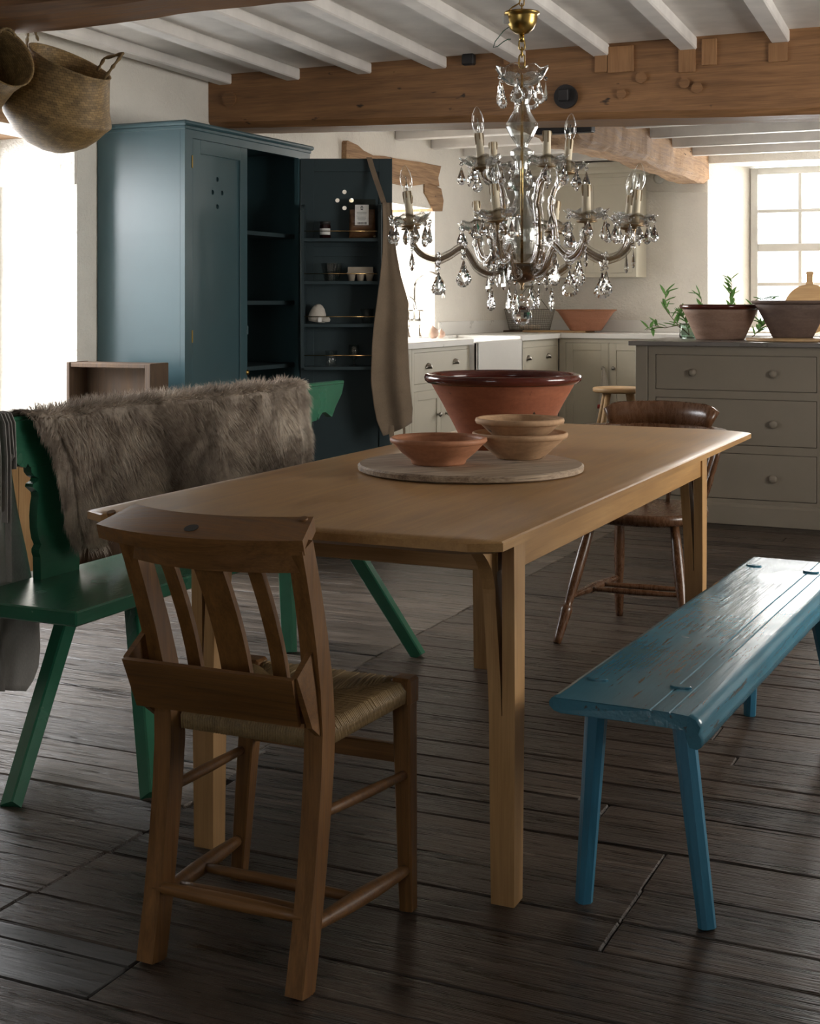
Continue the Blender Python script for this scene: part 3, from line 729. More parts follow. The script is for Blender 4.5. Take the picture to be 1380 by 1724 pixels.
# ------------------------------------------------------------------ green alpine bench
gb = thing('carved_bench', 'green painted settle bench with carved back rail and splayed legs', 'bench', (-2.27, 3.65, 0))
m = MB(); m.box(-2.465, -2.092, 2.662, 4.60, .403, .44, .004); m.build('seat', M_GREEN, gb)
rail = [(4.676,.867),(4.668,.872),(2.668,.872),(2.66,.867),(2.67,.835),(2.70,.79),(2.755,.752),(2.79,.765),(2.835,.762),(2.855,.748),(2.876,.742),(2.884,.752),(2.892,.742),(2.923,.737),
        (3.10,.735),(3.40,.735),(3.43,.748),(3.46,.735),(3.90,.735),(3.93,.748),(3.96,.735),(4.30,.735),(4.46,.742),(4.468,.755),(4.476,.744),(4.49,.758),(4.506,.768),(4.53,.768),(4.555,.757),(4.58,.746),(4.612,.785),(4.66,.829)]
m = MB(); m.prism(rail, 'x', -2.447, -2.423); m.box(-2.452, -2.419, 2.665, 4.672, .866, .878, .003); m.build('back_rail', M_GREEN, gb)
hw = [(.44,.080),(.50,.082),(.512,.087),(.521,.087),(.532,.078),(.55,.088),(.577,.094),(.61,.096),(.64,.093),(.66,.088),(.672,.090),(.681,.102),(.689,.113),(.697,.110),(.702,.094),(.709,.090),(.717,.106),(.728,.117),(.742,.12)]
for yc in (3.012, 3.66, 4.30):
    m = MB(); m.prism([(yc-h_, z) for z, h_ in hw]+[(yc+h_, z) for z, h_ in hw[::-1]], 'x', -2.446, -2.420); m.build('splat', M_GREEN, gb)
for f_, t_ in (((-2.193,2.550,0),(-2.36,3.0,.405)), ((-1.932,2.735,0),(-2.245,3.10,.405)), ((-2.312,4.066,0),(-2.37,4.14,.405)), ((-1.895,4.197,0),(-2.185,4.19,.405))):
    m = MB(); m.bar(f_, t_, .042,.036,.05,.042, up=UY, bev=.004); m.build('leg', M_GREEN, gb)

# ------------------------------------------------------------------ reindeer hide over the bench back
fm, nt, bs = nm('hide_fur')
v = coords(nt); a_ = noise_tex(nt, v, 5.5, 4, .6, .6); b_ = noise_tex(nt, v, 60, 2)
c = ramp(nt, a_, [(.36, (.16,.125,.098)), (.52, (.40,.33,.27)), (.68, (.80,.72,.62))]); c = mixc(nt, .35, c, ramp(nt, b_, [(.3, (.12,.09,.067)), (.7, (.74,.64,.53))]))
L(nt, c, bs.inputs['Base Color']); bs.inputs['Roughness'].default_value = .75; bs.inputs['Specular IOR Level'].default_value = .25
tr = N(nt, 'ShaderNodeBsdfTranslucent'); L(nt, c, tr.inputs[0]); mx = N(nt, 'ShaderNodeMixShader'); mx.inputs[0].default_value = .35
L(nt, bs.outputs[0], mx.inputs[1]); L(nt, tr.outputs[0], mx.inputs[2]); L(nt, mx.outputs[0], nt.nodes['Material Output'].inputs[0])
def interp(tab, z):
    if z <= tab[0][0]: return tab[0][1]
    for (a, b), (c_, d) in zip(tab, tab[1:]):
        if z <= c_: return b+(d-b)*(z-a)/(c_-a)
    return tab[-1][1]
yl = [(.48,3.075),(.51,3.045),(.549,3.018),(.60,2.990),(.667,2.968),(.72,2.962),(.78,2.945),(.84,2.905),(.88,2.870),(.93,2.860)]
def hide(u, v):
    """u along the rail, v from the front hem over the rail to the back hem"""
    top = .885
    hem = .495+.03*noise.noise(Vector((u*9,1,1)))+.04*max(0,(.12-u))*2+(.05 if .10 < u < .17 else 0)*math.sin((u-.10)/.07*PI)
    if v < .62:
        k = v/.62; z = hem+(top-.012-hem)*k; x = -2.398+.016*math.sin(k*PI)+.006*noise.noise(Vector((u*7,k*4,2)))
    elif v < .74:
        q = (v-.62)/.12*PI; z = top-.012+.018*math.sin(q); x = -2.432+.034*math.cos(q)
    else:
        k = (v-.74)/.26; z = top-.012-.24*k; x = -2.466
    zl = min(z, .92); a = interp(yl, zl); b = 4.318+.012*math.sin(z*30)
    y = a+(b-a)*u
    z += .010*noise.noise(Vector((u*5,9,v)))+.012*(u-.5)*0
    return Vector((x,y,z))
m = MB(); m.grid(hide, 60, 40)
hd = thing('reindeer_hide', 'shaggy brown reindeer hide draped over the green bench back', 'animal hide', (-2.43, 3.6, .48))
m.build('skin', fm, hd, solid=.006)
m = MB(); rnd = random.Random(3)
for i in range(52000):
    u = rnd.random(); v = rnd.random()**.9*.86
    if rnd.random() < .12: u = rnd.choice((rnd.random()*.02, 1-rnd.random()*.02))
    p = hide(u, v); e = .004
    du = hide(min(1,u+e), v)-hide(max(0,u-e), v); dv = hide(u, min(1,v+e))-hide(u, max(0,v-e))
    nrm = du.cross(dv); nrm.normalize()
    if v < .62 and nrm.x < 0 or v > .78 and nrm.x > 0: nrm = -nrm
    if .62 <= v <= .78 and nrm.z < 0: nrm = -nrm
    fl_ = noise.noise_vector(p*6.5)*.55+noise.noise_vector(p*19)*.45
    side = Vector((0, -1 if u < .04 else (1 if u > .96 else 0), 0))*.9
    d = (nrm*.55+Vector((0,0,-.75 if v < .62 else -.15))+fl_*.75+side+Vector((rnd.uniform(-.2,.2),rnd.uniform(-.2,.2),rnd.uniform(-.2,.2)))).normalized()
    ln = rnd.uniform(.022,.050)*(1 if v < .6 else .8); p1 = p+d*ln*.55; p2 = p1+(d+Vector((0,0,-.5))+nrm*.1).normalized()*ln*.45
    wd = d.cross(nrm+Vector((.01,.2,.1))).normalized()*rnd.uniform(.0006,.0011)
    k = len(m.v); m.v += [p-wd, p+wd, p1+wd*.8, p1-wd*.8, p2]; m.f += [[k,k+1,k+2,k+3],[k+3,k+2,k+4]]; m.sm += [True,True]
m.build('fur', fm, hd, fix=False)['kind'] = 'stuff'

# ------------------------------------------------------------------ draped cloths
def drape(rowsp, plane, fold, nu=26, nv=40, seed=1.0, depth=.02, sag=None):
    """rowsp: (y, xl, xr) pixel rows on a plane (fn pixel->point); real folds in depth"""
    def fn(u, v):
        y = rowsp[0][0]+(rowsp[-1][0]-rowsp[0][0])*v
        tab_l = [(r_[0], r_[1]) for r_ in rowsp]; tab_r = [(r_[0], r_[2]) for r_ in rowsp]
        x = interp(tab_l, y)+(interp(tab_r, y)-interp(tab_l, y))*u
        yy = y+(sag(u) if sag else 0)*v
        p = plane(x, yy)
        k = depth*(.3+.7*v)*(math.sin(u*fold*PI+seed+v*2.6)+.5*math.sin(u*fold*1.7*PI+seed*2-v*2))
        return p+fdir*k
    m = MB(); m.grid(fn, nu, nv); return m
fdir = Vector((0,-1,0))

# ------------------------------------------------------------------ joinery helpers (local: x along the width, -y the front, z up)
def cells(m, x0, x1, z0, z1, fronts, y0, y1, bev=.0015):
    xs = sorted({x0, x1, *[f[0] for f in fronts], *[f[1] for f in fronts]}); zs = sorted({z0, z1, *[f[2] for f in fronts], *[f[3] for f in fronts]})
    for c, d in zip(zs, zs[1:]):
        run = None
        for a, b in list(zip(xs, xs[1:]))+[(None, None)]:
            solid = a is not None and not any(a >= f[0]-1e-6 and b <= f[1]+1e-6 and c >= f[2]-1e-6 and d <= f[3]+1e-6 for f in fronts)
            if solid: run = (run[0], b) if run else (a, b)
            elif run: m.box(run[0], run[1], y0, y1, c, d); run = None
def ring_cell(m, rect, c, r, y0, y1):
    x0, x1, z0, z1 = rect; angs = sorted({2*PI*k/20 for k in range(20)} | {math.atan2(b-c[1], a-c[0]) % (2*PI) for a in (x0,x1) for b in (z0,z1)})
    n = len(angs); vs = []
    for y in (y0, y1):
        for q in angs:
            ca, sa = math.cos(q), math.sin(q); t = min([(x1-c[0])/ca if ca > 1e-9 else 1e9, (x0-c[0])/ca if ca < -1e-9 else 1e9, (z1-c[1])/sa if sa > 1e-9 else 1e9, (z0-c[1])/sa if sa < -1e-9 else 1e9])
            vs.append((c[0]+ca*t, y, c[1]+sa*t)); vs.append((c[0]+ca*r, y, c[1]+sa*r))
    fs = []
    for k in range(n):
        j = (k+1) % n
        fs += [(2*k,2*j,2*j+1,2*k+1), (2*n+2*k,2*n+2*k+1,2*n+2*j+1,2*n+2*j), (2*k+1,2*j+1,2*n+2*j+1,2*n+2*k+1)]
    m.add(vs, fs)
def holed_panel(m, x0, x1, z0, z1, holes, r, y0, y1):
    (tx,tz),(lx,lz),(rx_,rz_),(bx_,bz) = holes; za, zb_ = (tz+lz)/2, (lz+bz)/2; zt, zn = tz+(tz-za), bz-(zb_-bz)
    ring_cell(m, (x0,x1,za,zt), holes[0], r, y0, y1); ring_cell(m, (x0,(lx+rx_)/2,zb_,za), holes[1], r, y0, y1); ring_cell(m, ((lx+rx_)/2,x1,zb_,za), holes[2], r, y0, y1); ring_cell(m, (x0,x1,zn,zb_), holes[3], r, y0, y1)
    if z1 > zt: m.box(x0, x1, y0, y1, zt, z1)
    m.box(x0, x1, y0, y1, z0, zn)
def panel_front(m, x0, x1, z0, z1, fw, th=.020, rec=.007, g=.0018, y=0.0, holes=None, r=.011):
    x0 += g; x1 -= g; z0 += g; z1 -= g
    m.box(x0, x0+fw, y, y+th, z0, z1, .0012); m.box(x1-fw, x1, y, y+th, z0, z1, .0012)
    m.box(x0+fw, x1-fw, y, y+th, z0, z0+fw, .0012); m.box(x0+fw, x1-fw, y, y+th, z1-fw, z1, .0012)
    if holes: holed_panel(m, x0+fw, x1-fw, z0+fw, z1-fw, holes, r, y+rec, y+th-.004)
    else: m.box(x0+fw, x1-fw, y+rec, y+th-.004, z0+fw, z1-fw)
def knob(parent, x, z, mat, r=.014, y=0.0, name='knob'):
    m = MB(); m.lathe([(0,-.030),(r*.6,-.0295),(r,-.024),(r*1.02,-.019),(r*.75,-.013),(r*.42,-.009),(r*.42,-.003),(r*.7,0),(0,0)][::-1], 16, Matrix.Translation((x,y,z)) @ Matrix.Rotation(-PI/2, 4, 'X') @ Matrix.Scale(-1, 4, (0,0,1)) @ Matrix.Scale(-1, 4, (0,0,1)))
    return m.build(name, mat, parent, local=True)
def cup_pull(parent, x, z, mat, y=0.0):
    m = MB(); n = 10
    def fn(u, v):
        a = PI*u; q = PI/2*v; r = .038
        return Vector((x-r*math.cos(a)*math.cos(q)*1.0*(1 if True else 0), y-.028*math.sin(q)*(.35+.65*math.sin(a)), z-.006+.034*math.sin(a)*math.cos(q)))
    m.grid(fn, 14, 7)
    o = m.build('cup_handle', mat, parent, local=True, solid=.0025)
    return o
def cabinet(name, label, cat, loc, rz, w_, d_, h_, fronts, mat, plinth=.1, group=None, handle_mat=None, y_off=0.0):
    """fronts: (kind, x0, x1, z0, z1, [(hkind, x, z)...])"""
    t = thing(name, label, cat, loc, rz, group)
    m = MB(); m.box(0, w_, .024, d_, plinth, h_); m.build('carcass', mat, t, local=True)
    m = MB(); cells(m, 0, w_, plinth, h_, [f[1:5] for f in fronts], 0, .0245); m.build('face_frame', mat, t, local=True)
    m = MB(); m.box(0, w_, .006, .03, 0, plinth, .002); m.build('plinth', mat, t, local=True)
    for f in fronts:
        m = MB()
        if f[0] == 'door': panel_front(m, *f[1:5], .055)
        else: m.box(f[1]+.0018, f[2]-.0018, 0, .022, f[3]+.0018, f[4]-.0018, .0012)
        o = m.build(f[0], mat, t, local=True)
        for hk, x, z in f[5]:
            if hk == 'cup': cup_pull(o, x, z, handle_mat)
            else: knob(o, x, z, handle_mat if hk == 'knob' else mat)
    return t

# ------------------------------------------------------------------ larder cupboard
cu = thing('larder_cupboard', 'tall blue painted larder cupboard with one door standing open', 'cupboard', (-3.7, 5.75, 0))
X0, X1, Y0, Y1, ZT = XW+.006, -3.47, 5.17, 6.315, 1.945
m = MB(); m.box(X0, X1-.024, Y0, Y0+.02, 0, ZT, .001); m.build('side_panel', M_CUP, cu)
m = MB(); m.box(X0, X1-.024, Y1-.02, Y1, 0, ZT, .001); m.build('side_panel', M_CUP, cu)
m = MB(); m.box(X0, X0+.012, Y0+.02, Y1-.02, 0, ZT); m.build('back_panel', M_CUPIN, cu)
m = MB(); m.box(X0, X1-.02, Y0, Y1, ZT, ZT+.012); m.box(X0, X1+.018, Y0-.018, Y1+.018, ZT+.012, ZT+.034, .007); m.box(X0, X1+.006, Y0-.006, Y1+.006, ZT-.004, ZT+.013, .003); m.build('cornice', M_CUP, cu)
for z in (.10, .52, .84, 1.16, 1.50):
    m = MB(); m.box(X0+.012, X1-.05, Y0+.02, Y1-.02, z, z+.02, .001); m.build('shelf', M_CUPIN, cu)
# face frame and closed door in the front plane (local x -> +Y)
def turned(mb):
    o = MB(); M_ = Matrix.Translation((X1,0,0)) @ Matrix.Rotation(PI/2, 4, 'Z')
    o.v = [M_ @ p for p in mb.v]; o.f = mb.f; o.sm = mb.sm; return o
m = MB(); cells(m, Y0, Y1, 0, ZT, [(5.231,5.702,.09,1.906),(5.702,6.195,.09,1.906)], 0, .024); turned(m).build('face_frame', M_CUP, cu)
m = MB(); panel_front(m, 5.231, 5.700, .09, 1.906, .062, .024, .010, holes=[(5.451,1.739),(5.411,1.677),(5.491,1.679),(5.451,1.613)]); dr = turned(m).build('door', M_CUP, cu)
m = MB(); m.box(5.295, 5.637, .0085, .011, 1.838, 1.8435); m.box(5.633, 5.638, .0085, .011, .16, 1.84); turned(m).build('panel_bead', M_CUP, dr)
for z in (1.80, 1.02, .3):
    m = MB(); m.box(5.224, 5.232, -.003, .004, z-.028, z+.028, .001); turned(m).build('hinge', M_BRASS, dr)
m = MB(); m.box(5.690, 5.703, -.004, .01, 1.02, 1.06, .002); turned(m).build('door_catch', M_CUP, dr)
m = MB(); m.lathe([(0,0),(.012,.004),(.014,.012),(.008,.018),(0,.020)], 14, Matrix.Translation((X1-.012, 5.70, .838)) @ Matrix.Rotation(PI/2, 4, 'Y')); m.build('latch_knob', M_BRASS, dr)
# open door, hung on the far stile and swung out past a right angle
DA = R(24.67); hinge = Vector((-3.462, 6.200, 0))
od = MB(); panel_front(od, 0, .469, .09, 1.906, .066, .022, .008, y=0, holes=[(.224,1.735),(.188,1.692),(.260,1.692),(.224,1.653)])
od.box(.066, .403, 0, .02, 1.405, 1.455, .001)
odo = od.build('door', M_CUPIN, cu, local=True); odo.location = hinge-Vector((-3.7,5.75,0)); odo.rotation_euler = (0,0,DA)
def DP(x, y, z): return Vector((hinge.x+x*math.cos(DA)-y*math.sin(DA), hinge.y+x*math.sin(DA)+y*math.cos(DA), z))
def dz(y): return CAMH+(HY-y)/330.5
RD = .12
for x in (.012, .398):
    m = MB(); m.prism([(0,dz(618)),(-RD,dz(618)),(-RD,dz(358)),(-RD*.85,dz(349)),(-RD*.55,dz(346)),(0,dz(346))], 'x', x, x+.016); m.build('rack_side', M_CUPIN, odo, local=True)
SH = [dz(402.6), dz(473.6), dz(544.6), dz(615.6)]
for z, yr in zip(SH, (391, 461.5, 532.7, 597)):
    m = MB(); m.box(.028, .398, -RD, -.001, z-.017, z, .001); m.build('rack_shelf', M_CUPIN, odo, local=True)
    m = MB(); m.tube([(.026,-RD+.004,dz(yr)),(.40,-RD+.004,dz(yr))], .0022, 8); m.build('rack_rail', M_GILT, odo, local=True)

# ------------------------------------------------------------------ kitchen: sink run, corner, worktops
XF = -3.40; G = 'putty cabinets of the fitted kitchen'
cabinet('base_cabinet', 'putty base cabinet between the tall cupboard and the drawer cabinet', 'cabinet', (XF, 6.75, 0), PI/2, .675, .53, .895,
        [('door', .03,.335,.12,.865,[('knob',.30,.6)]), ('door', .345,.645,.12,.865,[('knob',.38,.6)])], M_PUTTY, group=G, handle_mat=M_NICKEL)
cabinet('base_cabinet', 'putty base cabinet with a wide drawer over two panelled doors', 'cabinet', (XF, 7.43, 0), PI/2, .895, .53, .895,
        [('drawer', .031,.872,.684,.872,[('cup',.235,.778),('cup',.655,.790)]), ('door', .031,.428,.12,.642,[('knob',.372,.485)]), ('door', .432,.872,.12,.642,[('knob',.505,.482)])], M_PUTTY, group=G, handle_mat=M_NICKEL)
cabinet('sink_cabinet', 'putty cabinet carrying the white butler sink', 'cabinet', (XF, 8.33, 0), PI/2, .885, .53, .64,
        [('door', .03,.44,.12,.61,[('knob',.40,.5)]), ('door', .445,.855,.12,.61,[('knob',.485,.5)])], M_PUTTY, group=G, handle_mat=M_NICKEL)
cabinet('base_cabinet', 'putty base cabinet with cup handled drawer beside the corner', 'cabinet', (XF, 9.22, 0), PI/2, .89, .53, .895,
        [('drawer', .022,.86,.62,.845,[('cup',.219,.762),('cup',.650,.762)]), ('door', .022,.44,.12,.59,[('knob',.40,.45)]), ('door', .445,.86,.12,.59,[('knob',.485,.45)])], M_PUTTY, group=G, handle_mat=M_NICKEL)
cabinet('corner_cabinet', 'putty corner cabinet with panelled double doors under the wooden boards', 'cabinet', (-3.395, 10.12, 0), 0, .78, .56, .895,
        [('door', .052,.388,.12,.865,[('knob',.351,.674)]), ('door', .392,.74,.12,.865,[('knob',.430,.676)])], M_PUTTY, group=G, handle_mat=M_NICKEL)
cabinet('base_cabinet', 'putty base cabinet standing below the sash window', 'cabinet', (-2.61, 10.12, 0), 0, 1.9, .56, .895,
        [('door', .03+.46*k,.03+.46*k+.45,.12,.865,[('knob',.07+.46*k,.67)]) for k in range(4)], M_PUTTY, group=G, handle_mat=M_NICKEL)
wt = MB()
wt.box(XW+.004, XF+.025, 6.75, 8.335, .897, .935, .003); wt.box(XW+.004, -3.86, 8.335, 9.215, .897, .935, .003)
wt.box(XW+.004, XF+.025, 9.215, 10.695, .897, .935, .003); wt.box(XF+.0245, -.70, 10.095, 10.695, .897, .935, .003)
o = wt.build('worktop', M_WORK); tag(o, 'white stone worktop running round the kitchen corner', 'worktop')
m = MB(); m.box(XW+.001, XW+.016, 9.06, 10.695, .936, 1.03, .002); m.box(XW+.001, -2.42, 10.683, 10.698, .936, 1.03, .002)
struct(m.build('trim_3', M_WORK), 'low white stone upstand behind the worktop')
# butler sink: a real basin
sk = MB(); sx0, sx1, sy0, sy1, sz0, sz1 = -3.855, -3.355, 8.345, 9.205, .645, .915; tk = .028
sk.box(sx0, sx1, sy0, sy1, sz0, sz0+.03, .006); sk.box(sx1-tk, sx1, sy0, sy1, sz0, sz1, .008); sk.box(sx0, sx0+tk, sy0, sy1, sz0, sz1, .008)
sk.box(sx0, sx1, sy0, sy0+tk, sz0, sz1, .008); sk.box(sx0, sx1, sy1-tk, sy1, sz0, sz1, .008)
o = sk.build('butler_sink', M_SINK); tag(o, 'white fireclay butler sink set between the putty cabinets', 'sink')
# bridge tap
tp = thing('bridge_tap', 'polished bridge tap with swan neck spout at the sink', 'tap', (-3.90, 8.55, .935))
m = MB(); yc = 8.55; xc = -3.90
for y in (yc-.09, yc+.09):
    m.lathe([(0,.935),(.022,.936),(.022,.942),(.011,.95),(.011,1.03),(.015,1.04),(.015,1.06),(.009,1.07),(.009,1.12),(0,1.121)], 14, Matrix.Translation((xc,y,0)))
m.tube([(xc,yc-.09,1.05),(xc,yc+.09,1.05)], .011, 12); m.build('body', M_CHROME, tp)
m = MB(); m.tube([(xc,yc,1.05),(xc,yc,1.26)]+[(xc+.11-.11*math.cos(q), yc, 1.26+.11*math.sin(q)) for q in [PI*k/12 for k in range(13)]]+[(xc+.22,yc,1.20)], .012, 12); m.build('spout', M_CHROME, tp)
for y in (yc-.09, yc+.09):
    m = MB(); m.tube([(xc-.035,y,1.115),(xc+.035,y,1.115)], .006, 8); m.tube([(xc,y-.035,1.115),(xc,y+.035,1.115)], .006, 8); m.build('cross_handle', M_CHROME, tp)
tq = thing('filter_tap', 'slim polished second tap with small curved spout by the sink', 'tap', (-3.90, 8.28, .935))
m = MB(); m.lathe([(0,.935),(.02,.936),(.02,.943),(.009,.95),(.009,.97),(0,.971)], 12, Matrix.Translation((-3.90,8.28,0))); m.build('base', M_CHROME, tq)
m = MB(); m.tube([(-3.90,8.28,.96),(-3.90,8.28,1.14)]+[(-3.90+.07-.07*math.cos(q), 8.28, 1.14+.07*math.sin(q)) for q in [PI*k/10 for k in range(11)]]+[(-3.76,8.28,1.11)], .006, 10); m.build('spout', M_CHROME, tq)
# wall cupboard
wc = thing('wall_cupboard', 'putty wall cupboard with two panelled doors and moulded cornice', 'cabinet', (-3.68, 10.40, 1.366))
m = MB(); m.box(0, .81, .024, .295, 0, .80); m.build('carcass', M_PUTTY, wc, local=True)
fr = [(.03,.403,.03,.77),(.407,.78,.03,.77)]
m = MB(); cells(m, 0, .81, 0, .80, fr, 0, .0245); m.build('face_frame', M_PUTTY, wc, local=True)
for f in fr: m = MB(); panel_front(m, *f, .06); m.build('door', M_PUTTY, wc, local=True)
m = MB(); m.prism([(0,.80),(-.012,.805),(-.016,.825),(-.04,.85),(-.045,.885),(.295,.885),(.295,.80)], 'x', -.04, .85); m.build('cornice', M_PUTTY, wc, local=True)

# ------------------------------------------------------------------ island
isl = thing('kitchen_island', 'grey painted kitchen island with three deep drawers and wooden knobs', 'kitchen island', (-2.04, 7.38, 0))
W_ = 1.07
DR = [(.109,.956,.703,.892),(.109,.956,.418,.662),(.109,.956,.133,.376)]
m = MB(); m.box(.004, W_-.004, .024, .80, .02, .938); m.build('carcass', M_ISLE, isl, local=True)
m = MB(); cells(m, .07, W_-.07, .11, .938, DR, .004, .0245); m.build('face_frame', M_ISLE, isl, local=True)
for x in (0, W_-.066): m = MB(); m.box(x, x+.066, -.004, .05, .11, .938, .002); m.build('corner_post', M_ISLE, isl, local=True)
m = MB(); m.box(-.006, W_+.006, -.010, .80, 0, .098, .002); m.prism([(-.010,.098),(-.006,.108),(-.003,.112),(.03,.112),(.03,.098)], 'x', -.004, W_+.004); m.build('plinth', M_ISLE, isl, local=True)
for f in DR:
    m = MB(); m.box(f[0]+.003, f[1]-.003, .004, .026, f[2]+.003, f[3]-.003, .0015); o = m.build('drawer', M_ISLE, isl, local=True)
    for x in (.313, .737): knob(o, x, (f[2]+f[3])/2+(.0 if f[2] > .6 else -.004), M_ISLE, .021, y=.004)
m = MB(); m.box(-.034, W_+.034, -.032, .83, .938, .962, .003); m.build('worktop', M_STONE, isl, local=True)

# ------------------------------------------------------------------ crystal chandelier
CXY = Vector((-1.308, 3.58, 0)); PXM = 616.0
def cz(y): return CAMH+(HY-y)/PXM
RIGHT = Vector((CS,SN,0)); FWD = Vector((-SN,CS,0))
ct = thing('chandelier', 'crystal chandelier with candle lamps hanging over the dining table', 'chandelier', (CXY.x, CXY.y, ZC))
def cpos(a, r, z): return CXY+(RIGHT*math.cos(a)+FWD*math.sin(a))*r+Vector((0,0,z))
T0 = Matrix.Translation(CXY)
# shared crystal shapes
def drop_mesh(h, r, flat=1.0, seg=8, teeth=False):
    m = MB(); pr = [(0,0),(r*.16,-.08*h),(r*.30,-.2*h),(r*.62,-.42*h),(r,-.70*h),(r*.93,-.82*h),(r*.55,-.95*h),(0,-h)]
    m.lathe(pr, seg, smooth=False, sy=flat, wob=(lambda q, rr, z: (1+.09*math.cos(q*2)*0, 0)) if not teeth else None)
    return m
def leaf_mesh(h, w_):
    m = MB(); out = [(0,0),(.18,.10),(.13,.17),(.36,.28),(.32,.34),(.66,.48),(.64,.54),(.92,.64),(.88,.70),(1.0,.78),(.86,.84),(.80,.92),(.52,.94),(.40,.99),(0,1.0)]
    pts = [(x*w_,-z*h) for x, z in out]+[(-x*w_,-z*h) for x, z in out[-2:0:-1]]; n = len(pts); c = (0,-.60*h)
    vs = [(x,0,z) for x, z in pts]
    for s_ in (1,-1):
        vs += [(c[0]+(x-c[0])*.62, s_*.0042, c[1]+(z-c[1])*.62) for x, z in pts]+[(c[0],s_*.0048,c[1])]
    fs = []
    for s_, o in ((1,n),(-1,2*n+1)):
        for i in range(n):
            j = (i+1) % n; q = (i,j,o+j,o+i); t = (o+i,o+j,o+n)
            fs += [q[::s_], t[::s_]]
    m.add(vs, fs); return m
D_DROP = mesh_only(drop_mesh(.046,.0150,.75), 'drop', M_CRYSTAL); D_SLIM = mesh_only(drop_mesh(.052,.0085,.55,6), 'slim_drop', M_CRYSTAL)
D_LEAF = mesh_only(leaf_mesh(.066,.0215), 'leaf_drop', M_CRYSTAL)
bd = MB(); bd.lathe([(0,-.006),(.004,-.0045),(.006,0),(.004,.0045),(0,.006)], 8, smooth=False); D_BEAD = mesh_only(bd, 'bead', M_CRYSTAL)
def dish_mesh(r):
    m = MB()
    def wob(q, rr, z):
        k = max(0, (rr/r-.55)/.45); return (1+.055*k*math.cos(q*8), .0035*k*math.cos(q*8))
    pr = [(.008,0),(.018,-.002),(r*.45,.002),(r*.75,.010),(r,.024),(r*1.0,.0265),(r*.74,.0135),(r*.45,.0055),(.018,.0025),(.008,.0035)]
    m.lathe(pr, 48, smooth=True, wob=wob); return m
D_DISH = mesh_only(dish_mesh(.056), 'drip_dish', M_DISH)
cm = MB(); cm.lathe([(0,0),(.0108,0),(.0108,.085),(.0100,.090),(.0085,.0905),(.006,.088),(0,.088)], 16); D_CAN = mesh_only(cm, 'candle', M_CANDLE)
dm = MB()
for a, h in ((.3,.03),(1.5,.018),(2.6,.035),(4.1,.022),(5.2,.028)):
    dm.tube([(.0107*math.cos(a),.0107*math.sin(a),.0895),(.0117*math.cos(a),.0117*math.sin(a),.082),(.0112*math.cos(a),.0112*math.sin(a),.09-h)], [.002,.0024,.0014], 6)
D_DRP = mesh_only(dm, 'wax_drip', M_DRIP)
gm = MB(); gm.lathe([(.008,.088),(.0125,.096),(.0165,.110),(.0172,.122),(.0145,.138),(.0085,.152),(.003,.160),(0,.162)], 18); D_BULB = mesh_only(gm, 'bulb', M_THIN)
fm2 = MB(); fm2.lathe([(0,.086),(.0035,.09),(.0035,.108),(.0012,.112),(.0012,.130),(0,.131)], 8); D_FIL = mesh_only(fm2, 'lamp_stem', M_CRYSTAL)
pan = MB(); pan.lathe([(0,-.010),(.006,-.010),(.007,-.004),(.026,-.001),(.028,.002),(0,.003)], 20); D_PAN = mesh_only(pan, 'drip_pan', M_ARM)
def bez(pts, n=8):
    out = []
    P_ = [pts[0]]+list(pts)+[pts[-1]]
    for i in range(1, len(P_)-2):
        a, b, c, d = P_[i-1], P_[i], P_[i+1], P_[i+2]
        for k in range(n):
            t = k/n; out.append(tuple(.5*((2*b[j])+(-a[j]+c[j])*t+(2*a[j]-5*b[j]+4*c[j]-d[j])*t*t+(-a[j]+3*b[j]-3*c[j]+d[j])*t**3) for j in range(2)))
    out.append(pts[-1]); return out
def hang(parent, src, p, a, name='pendant', sc=1.0):
    """wire, bead and drop hanging from p"""
    inst(D_BEAD, 'bead', parent, p-CXY-Vector((0,0,ZC))+Vector((0,0,-.009)), (0,0,a))
    inst(src, name, parent, p-CXY-Vector((0,0,ZC))+Vector((0,0,-.0165)), (0,0,a), sc)
rc = random.Random(11)
